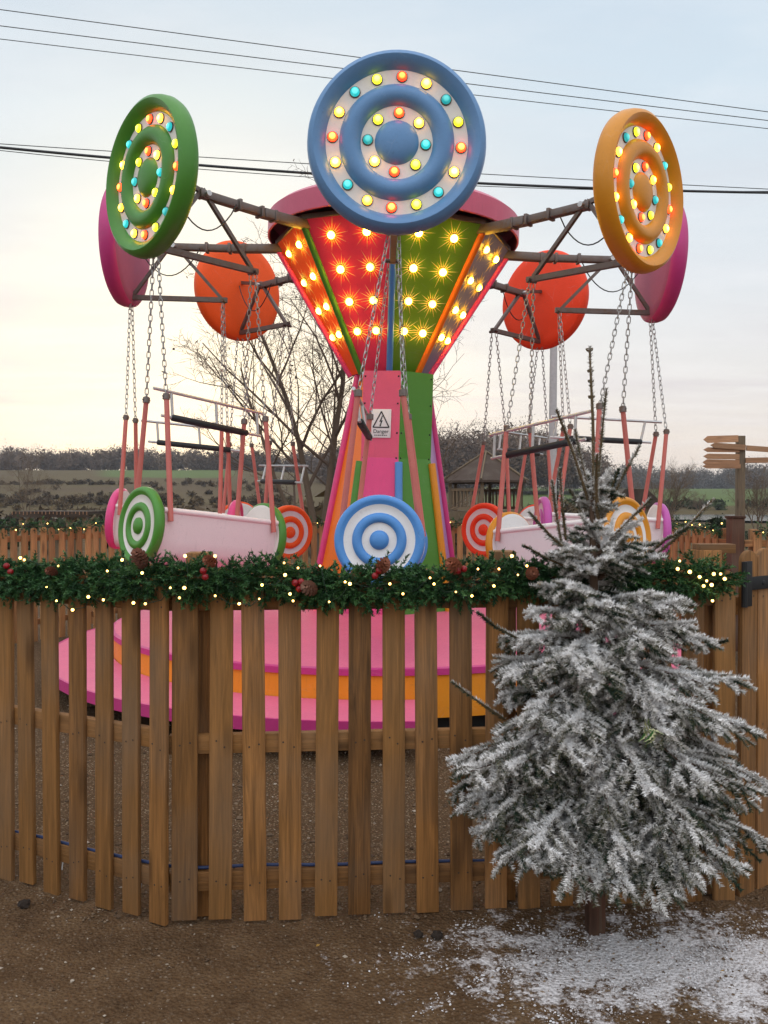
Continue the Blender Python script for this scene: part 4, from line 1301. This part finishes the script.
woodland('hedgerow', 'brown winter hedgerow across the low field at the left', [(-150, 496, 506), (-20, 494, 506), (60, 497, 506), (120, 493, 506), (200, 496, 506), (290, 494, 506)], 118, MAT['scrub'], .16, 8, 150, 260)
woodland('hedgerow', 'thin dark hedgerow halfway up the left field', [(-150, 480, 487), (0, 481, 487), (70, 479, 487), (150, 482, 488), (260, 480, 488)], 178, MAT['scrub'], .2, 6, 120, 200)
mb = MB(); mb.box((0, 440, 14), (1700, 980, 36.0))
hm = bpy.data.materials.new('haze_air'); hm.use_nodes = True; hm.node_tree.nodes.clear()
ho = hm.node_tree.nodes.new('ShaderNodeOutputMaterial'); hv = hm.node_tree.nodes.new('ShaderNodeVolumePrincipled')
hv.inputs['Color'].default_value = (.86, .90, .97, 1); hv.inputs['Density'].default_value = .00036; hv.inputs['Anisotropy'].default_value = .2
hm.node_tree.links.new(hv.outputs[0], ho.inputs['Volume'])
tag(mb.build('haze', hm, None, 0), 'thin pale evening haze over the fields', kind='stuff')
# ---------------------------------------------------------------- bare trees
MAT['treebark'] = flat('bare_tree_bark', (.13, .088, .06), .9)
MAT['twigs'] = flat('bare_twigs', (.12, .08, .058), .9)
def bare_tree(label, base, stems, height, seed, spread=.55, levels=4, r0=.12, kids=(5, 8), mats=None, leaf=0):
    rt = random.Random(seed)
    root = empty('bare_tree', base); tag(root, label, 'tree')
    tm, cm = MB(), MB()
    ends = []
    def grow(p, d, L, r, lv):
        n = 6 if lv == 0 else 5 if lv == 1 else 4
        pts = [p]; dd = Vector(d)
        for i in range(n):
            dd = (dd + Vector((rt.uniform(-1, 1), rt.uniform(-1, 1), rt.uniform(-.4, .9) if lv < 3 else rt.uniform(-.7, .6))) * (.11 + .07 * lv)).normalized()
            pts.append(pts[-1] + dd * (L / n))
        rs = [r * (1 - .72 * i / n) for i in range(n + 1)]
        (tm if lv == 0 else cm).tube(pts, rs, (8, 6, 4, 3, 3)[lv], caps=False)
        if lv >= levels: ends.append(pts[-1]); return
        k = rt.randint(*kids) + (2 if lv == 0 else 0)
        for j in range(k):
            u = (.28 if lv == 0 else .18) + (.72 if lv == 0 else .80) * (j + rt.random() * .7) / k
            i = min(n - 1, int(u * n)); q = pts[i].lerp(pts[i + 1], u * n - i)
            tan = (pts[i + 1] - pts[i]).normalized()
            az = rt.uniform(0, 6.28) if lv else j * 2.4 + rt.uniform(-.4, .4)
            side = tan.orthogonal().normalized(); side = Matrix.Rotation(az, 3, tan) @ side
            a = R(rt.uniform(32, 62)) * (.75 + spread * .5)
            nd = (tan * math.cos(a) + side * math.sin(a) + Vector((0, 0, .12))).normalized()
            grow(q, nd, L * rt.uniform(.40, .62) * (1.15 - .45 * u), max(.0045, rs[i] * .55), lv + 1)
    for (dx, dz, L, r) in stems:
        grow(Vector((0, 0, 0)), Vector((dx, rt.uniform(-.15, .15), dz)).normalized(), L * height, r, 0)
    m1, m2 = mats or (MAT['treebark'], MAT['twigs'])
    tm.build('trunk', m1, root, 60); cm.build('crown', m2, root, 60)
    if leaf:
        mb = MB()
        for p in rt.sample(ends, min(leaf, len(ends))):
            a = Vector((rt.uniform(-1, 1), rt.uniform(-1, 1), rt.uniform(-1, 1))).normalized() * .045; c = Vector((rt.uniform(-1, 1), rt.uniform(-1, 1), rt.uniform(-1, 1))).normalized() * .045
            mb.add([p, p + a, p + a + c, p + c], [(0, 1, 2, 3)])
        mb.build('leaves', m2, root, 0)
    return root
p = P(322, 540, 17.0)
bare_tree('large bare many-stemmed tree behind the ride, left of the tower', (p.x, p.y, float(terrain(p.x, p.y)) - .05),
          [(-.18, 1, .76, .085), (.08, 1, .80, .09), (.34, 1, .70, .075), (-.42, 1, .62, .06), (.02, 1, .60, .05)], 7.5, 21, levels=4, kids=(4, 6), leaf=150)
p = P(408, 520, 22.0)
bare_tree('bare tree behind the tower with thin twigs showing right of it', (p.x, p.y, 0), [(.02, 1, .75, .06), (.35, 1, .55, .04)], 6.0, 8, levels=3, kids=(4, 6))
fine = (tone_mat('hazel_bark', [(0, (.13, .09, .06)), (1, (.13, .09, .06))]), flat('hazel_twigs', (.15, .10, .065), .9))
for px, py, d, h, sd, lab, st in ((28, 520, 62, 6.4, 3, 'slim bare tree standing alone in the marsh at the far left', 3), (665, 528, 46, 4.2, 5, 'bushy bare tree behind the purple boat, left of the pond', 5), (758, 530, 44, 4.0, 6, 'bare bush behind the wooden signpost at the right edge', 5), (640, 528, 52, 3.6, 9, 'low bare bush left of the bushy bare tree by the pond', 5), (700, 527, 90, 3.2, 12, 'tiny bare sapling on the far pond bank', 3)):
    p = P(px, py, d)
    rt_ = random.Random(sd)
    bare_tree(lab, (p.x, p.y, float(terrain(p.x, p.y)) - .05), [(rt_.uniform(-.4, .4), 1, rt_.uniform(.6, .85), .045) for _ in range(st)], h, sd, levels=3, kids=(6, 8), mats=fine)
# dark evergreen bush at the right
p = P(727, 512, 24)
mb = empty('evergreen_bush', (p.x, p.y, 0)); tag(mb, 'round dark evergreen bush behind the fence, beside the signpost', 'bush')
v_, t_ = clumps([(0, 0, .55), (.25, 0, .35), (-.2, .1, .7)], [(.55, .5, .5), (.5, .4, .35), (.3, .3, .35)], 500, .07)
link('foliage', tri_mesh('bush_foliage', v_, MAT['scrubgreen'], t_ * .6), mb)

# ---------------------------------------------------------------- gazebo, shelter, hut
def gazebo():
    d = 27.0
    c = P(486, 500, d); root = empty('gazebo', (c.x, c.y, float(terrain(c.x, c.y)))); tag(root, 'small brown timber gazebo with pointed roof and railings', 'gazebo')
    zg = root.location.z
    def Z(py): return CAMZ + (HOR - py) / F_PX * d - zg
    rv = 1.28; ze, za, zr0, zr1 = Z(481), Z(452), Z(511), Z(490)
    mb = MB()
    n = 6
    ring = [Vector((1.22 * rv * math.cos(i * math.pi / 3 + .3), 1.22 * rv * math.sin(i * math.pi / 3 + .3), ze)) for i in range(n)]
    ring2 = [v - Vector((0, 0, .07)) for v in ring]
    ap = Vector((0, 0, za))
    mb.add(ring + ring2 + [ap], [(i, (i + 1) % n, 2 * n) for i in range(n)] + [(i, n + i, n + (i + 1) % n, (i + 1) % n) for i in range(n)] + [tuple(range(n, 2 * n))])
    rf_ = mb.build('roof', MAT['shingle'], root, 0)
    mb = MB()
    for i in range(n): mb.tube([ring[i] + Vector((0, 0, .03)), ap + Vector((0, 0, .03))], .03, 6)
    mb.build('hip_ridge', MAT['oldwood'], rf_)
    pts = [Vector((rv * math.cos(i * math.pi / 3 + .3), rv * math.sin(i * math.pi / 3 + .3), 0)) for i in range(n)]
    for q in pts:
        mb = MB(); mb.box(q + Vector((0, 0, (ze - .03) / 2)), (.11, .11, ze - .03)); mb.build('post', MAT['oldwood'], root)
    mb = MB()
    for i in range(n):
        a, b_ = pts[i], pts[(i + 1) % n]
        if i == 4: continue
        for z in (zr0 + .1, zr1): mb.bar(a + Vector((0, 0, z)), b_ + Vector((0, 0, z)), .05, .09)
        for k in range(1, 9):
            q = a.lerp(b_, k / 9); mb.bar(q + Vector((0, 0, zr0 + .1)), q + Vector((0, 0, zr1)), .06, .025, up=(b_ - a).normalized().cross(Vector((0, 0, 1))))
    mb.build('railing', MAT['oldwoodx'], root)
    mb = MB(); mb.lathe([(0, zr0), (rv * 1.1, zr0), (rv * 1.1, .0)], 6, M=Matrix.Rotation(.3, 4, 'Z')); mb.build('floor_deck', MAT['oldwood'], root, 0)
MAT['shingle'] = wood('roof_shingle', (.055, .032, .022), .5, knots=False)
gazebo()
def shelter():
    d = 15.5; c = P(55, 500, d)
    root = empty('timber_shelter', (c.x, c.y, float(terrain(c.x, c.y)))); zg = root.location.z
    tag(root, 'low timber shelter hung with pale icicle lights beyond the far left fence', 'shelter')
    zt = CAMZ - 12.5 / F_PX * d - zg
    w = 75 / F_PX * d
    mb = MB(); mb.box((0, .35, zt), (w, 1.1, .05)); mb.box((0, -.2, zt - .05), (w, .03, .08)); mb.build('roof', MAT['shingle'], root)
    for x in (-w * .42, -w * .16, w * .2, w * .42):
        mb = MB(); mb.box((x, -.1, zt / 2), (.06, .06, zt - .05)); mb.bar((x, -.1, zt - .28), (x + .2, -.1, zt - .05), .035, .035); mb.build('post', MAT['oldwoodx'], root)
    mb = MB(); mb.box((0, .7, zt * .42), (w * .9, .04, zt * .6)); mb.build('back_board', MAT['oldwood'], root)
    mb = MB()
    x = -w / 2
    while x < w / 2:
        mb.bar((x, -.225, zt + .02), (x, -.225, zt - random.uniform(.02, .05)), .010, .010); x += .07
    mb.build('icicle_fringe', MAT['arrow'], root)
shelter()
def hut(px0, px1, pyt, pye, d, label):
    a = P(px0, 500, d); b_ = P(px1, 500, d); c = (a + b_) / 2
    root = empty('shed', (c.x, c.y, float(terrain(c.x, c.y)))); tag(root, label, 'shed'); zg = root.location.z
    w = (b_ - a).length; ze = CAMZ + (HOR - pye) / F_PX * d - zg; zt = CAMZ + (HOR - pyt) / F_PX * d - zg
    mb = MB(); mb.box((0, .8, ze / 2), (w * .9, 1.6, ze)); wl = mb.build('wall', MAT['oldwood'], root)
    mb = MB(); mb.prism([(-w / 2, 0), (w / 2, -.0), (w / 2 * .3, zt - ze), (-w / 2 * .5, zt - ze)], 2.0, Matrix.Translation((0, 1.85, ze)) @ Matrix.Rotation(R(90), 4, 'X')); mb.build('roof', MAT['shingle'], root, 0)
hut(610, 665, 489, 507, 30, 'low dark roofed shed behind the purple rimmed boat')

# ---------------------------------------------------------------- signpost
d = 13.0
c = P(740, 500, d); sp = empty('signpost', (c.x, c.y, 0)); tag(sp, 'wooden signpost with pointed finger boards standing beyond the right fence', 'signpost')
zt = CAMZ + (HOR - 436) / F_PX * d
mb = MB(); mb.box((0, 0, zt / 2 - .15), (.115, .115, zt + .3), ch=.006); mb.build('post', MAT['oldwoodx' if False else 'oldwood'], sp, 40)
for py, x0, x1, h, ry, yo in ((440, -.62, -.07, .11, -1.5, -.075), (445.5, -.52, .04, .085, 4, -.10), (450, -.62, -.05, .075, .5, -.075), (456.5, -.62, -.05, .085, 1, -.078), (462.5, -.63, -.05, .10, 1.5, -.075), (466.5, -.64, -.04, .07, 0, -.10),
                         (451, .66, .06, .085, 4, -.075), (460, .70, .05, .085, -1, -.078)):
    mb = MB()
    L = abs(x1 - x0); s = 1 if x0 < x1 else -1
    poly = [(0, 0), (.07, h / 2), (L, h / 2), (L, -h / 2), (.07, -h / 2)]
    mb.prism([(x * s, y) if s > 0 else (x * s, y) for x, y in poly], .022, Matrix.Rotation(R(90), 4, 'X'))
    z = CAMZ + (HOR - py) / F_PX * d
    mb.build('finger_board', MAT['arrow'], sp, 0, matrix=Matrix.Translation((x0, yo + .011, z)) @ Matrix.Rotation(R(ry), 4, 'Y'))
# white pole behind the ride
d = 14.0
c = P(552.5, 500, d)
lp = empty('lamp_pole', (c.x, c.y, 0)); tag(lp, 'pale grey metal pole rising behind the right rear swing boat to the red disc', 'pole')
zt = CAMZ + (HOR - 300) / F_PX * d
mb = MB(); mb.tube([(0, 0, -.25), (.0, 0, zt * .6), (.02, 0, zt)], [.072, .066, .060], 14); mb.build('shaft', flat('pale_pole', (.45, .42, .41), .5), lp, 60)
mb = MB(); mb.lathe([(0, .05), (.05, .04), (.066, 0), (.066, -.02)], 14); mb.build('cap', MAT['blackiron'], lp, 60, matrix=Matrix.Translation((.02, 0, zt)))

# ---------------------------------------------------------------- overhead wires
MAT['wire'] = flat('overhead_wire', (.03, .03, .032), .5)
def wire(label, a, b_, r, d0=22.0, d1=24.0, sag=.10, kind='power_line'):
    p, q = P(*a, d0), P(*b_, d1)
    dirv = (q - p)
    p2, q2 = p - dirv * 1.2, q + dirv * 1.2
    pts = []
    for i in range(61):
        u = i / 60; s = p2.lerp(q2, u); s.z += sag * (4 * (u - .5) ** 2 - .0865); pts.append(s)
    mb = MB(); mb.tube(pts, r, 6); tag(mb.build(kind, MAT['wire'], None, 80), label, 'power line', 'overhead wires')
wire('highest thin overhead wire, above the blue disc', (0, 13.5), (768, 115), .011, sag=0)
wire('second thin overhead wire from the top', (0, 29.5), (768, 123.5), .011, sag=.1)
wire('third thin overhead wire from the top', (0, 42.5), (768, 131.5), .010, sag=.2)
wire('thin overhead wire just above the thick black cable', (0, 146), (768, 191), .011, sag=.6)
wire('thick black overhead cable crossing behind the discs', (0, 149.5), (768, 194.5), .036, sag=2.6)
wire('thin overhead wire looping just below the thick black cable', (0, 152.5), (768, 193), .010, sag=3.5)

# ================================================================ SKY, LIGHT, CAMERA
w = bpy.data.worlds.new('World'); scene.world = w; w.use_nodes = True
nt = w.node_tree; nt.nodes.clear()
class WB(NB):
    def __init__(s): s.nt = nt
b = WB()
out = nt.nodes.new('ShaderNodeOutputWorld'); bg = nt.nodes.new('ShaderNodeBackground'); nt.links.new(bg.outputs[0], out.inputs[0])
SUN_EL, SUN_AZ = R(5.0), R(-11.0)          # the sun has just gone down behind cloud, behind the ride, a little left
sky = nt.nodes.new('ShaderNodeTexSky'); sky.sky_type = 'NISHITA'; sky.sun_disc = False
sky.sun_elevation = SUN_EL; sky.sun_rotation = SUN_AZ; sky.air_density = 1.0; sky.dust_density = 2.0; sky.ozone_density = 2.0
tc = nt.nodes.new('ShaderNodeTexCoord'); gen = tc.outputs['Generated']
gx_, gy_, gz_ = b.sep(gen)
cloud = b.ramp(gz_, [(0, (.80, .68, .60)), (.05, (.82, .73, .66)), (.12, (.80, .77, .75)), (.25, (.73, .77, .81)), (.42, (.63, .735, .82)), (.55, (.58, .695, .805)), (.75, (1.0, 1.04, 1.1)), (1, (1.25, 1.28, 1.34))])
# warm patch where the sun went down
sd = Vector((math.sin(SUN_AZ) * math.cos(R(7)), math.cos(SUN_AZ) * math.cos(R(7)), math.sin(R(7))))
dp = b.n('ShaderNodeVectorMath', operation='DOT_PRODUCT'); b.L(gen, dp.inputs[0]); dp.inputs[1].default_value = sd
glow = b.math('POWER', b.math('MAXIMUM', dp.outputs['Value'], 0), 26)
cloud = b.mix(b.math('MULTIPLY', glow, .95), cloud, (1.26, 1.12, .84))
# streaks of thin cloud, flattened towards the horizon
pz = b.math('ADD', b.math('ABSOLUTE', gz_), .10)
pv = b.comb(b.math('DIVIDE', gx_, pz), b.math('DIVIDE', gy_, pz), 0.0)
c1 = b.noise(b.mapping(pv, (.30, .75, 1)), 1.9, 6, .6, .6)
c2 = b.noise(b.mapping(pv, (.5, .9, 1), (4, 2, 0)), 4.0, 5, .6)
streak = b.math('MULTIPLY', b.ramp(c1, [(.46, 0), (.66, 1)]), b.ramp(gz_, [(.03, .15), (.12, .8), (.3, .4), (.6, .25)]))
cloud = b.mix(b.math('MULTIPLY', streak, .55), cloud, (.66, .61, .65))
cloud = b.mix(b.math('MULTIPLY', b.ramp(c2, [(.45, 0), (.75, 1)]), .22), cloud, (.98, .97, .98))
skyc = b.mix(1.0, cloud, b.mix(.10, (1, 1, 1), sky.outputs[0]), 'MULTIPLY')
mixn = nt.nodes.new('ShaderNodeMix'); mixn.data_type = 'RGBA'; mixn.inputs[0].default_value = .9
sc_ = b.n('ShaderNodeVectorMath', operation='SCALE'); b.L(sky.outputs[0], sc_.inputs[0]); sc_.inputs['Scale'].default_value = .08
nt.links.new(sc_.outputs[0], mixn.inputs[6]); nt.links.new(cloud, mixn.inputs[7])
# unseen sky overhead and behind the camera, brightened as added fill light
back_fill = b.math('MULTIPLY', b.smooth(gy_, .35, -.6), b.smooth(gz_, -.02, .35))
fin = b.n('ShaderNodeVectorMath', operation='SCALE'); b.L(mixn.outputs[2], fin.inputs[0]); b.L(b.math('ADD', 1.0, b.math('MULTIPLY', back_fill, .72)), fin.inputs['Scale'])
nt.links.new(fin.outputs[0], bg.inputs[0]); bg.inputs[1].default_value = 1.17

sun = bpy.data.lights.new('sun', 'SUN'); sun.energy = .5; sun.angle = R(20); sun.color = (1, .86, .68)
so = bpy.data.objects.new('sun', sun); COL.objects.link(so)
sdv = Vector((math.sin(SUN_AZ) * math.cos(SUN_EL), math.cos(SUN_AZ) * math.cos(SUN_EL), math.sin(SUN_EL)))
so.rotation_euler = (-sdv).to_track_quat('-Z', 'Y').to_euler(); so.location = (0, 30, 20)

cam = bpy.data.cameras.new('camera'); co = bpy.data.objects.new('camera', cam); COL.objects.link(co)
co.location = (0, 0, CAMZ); co.rotation_euler = (R(90) - math.atan2(512 - HOR, F_PX), 0, 0)
cam.sensor_width = 36; cam.sensor_fit = 'AUTO'; cam.lens = 36 * F_PX / 1024; cam.clip_start = .05; cam.clip_end = 5000
scene.camera = co
scene.render.resolution_x, scene.render.resolution_y = 768, 1024
scene.view_settings.view_transform = 'Standard'; scene.view_settings.look = 'None'
scene.view_settings.exposure = 0.0; scene.view_settings.gamma = 1.0; scene.view_settings.use_curve_mapping = False
scene.cycles.use_denoising = True
scene.cycles.volume_bounces = 0; scene.cycles.max_bounces = 4; scene.cycles.diffuse_bounces = 2; scene.cycles.glossy_bounces = 2
scene.cycles.sample_clamp_indirect = 6.0
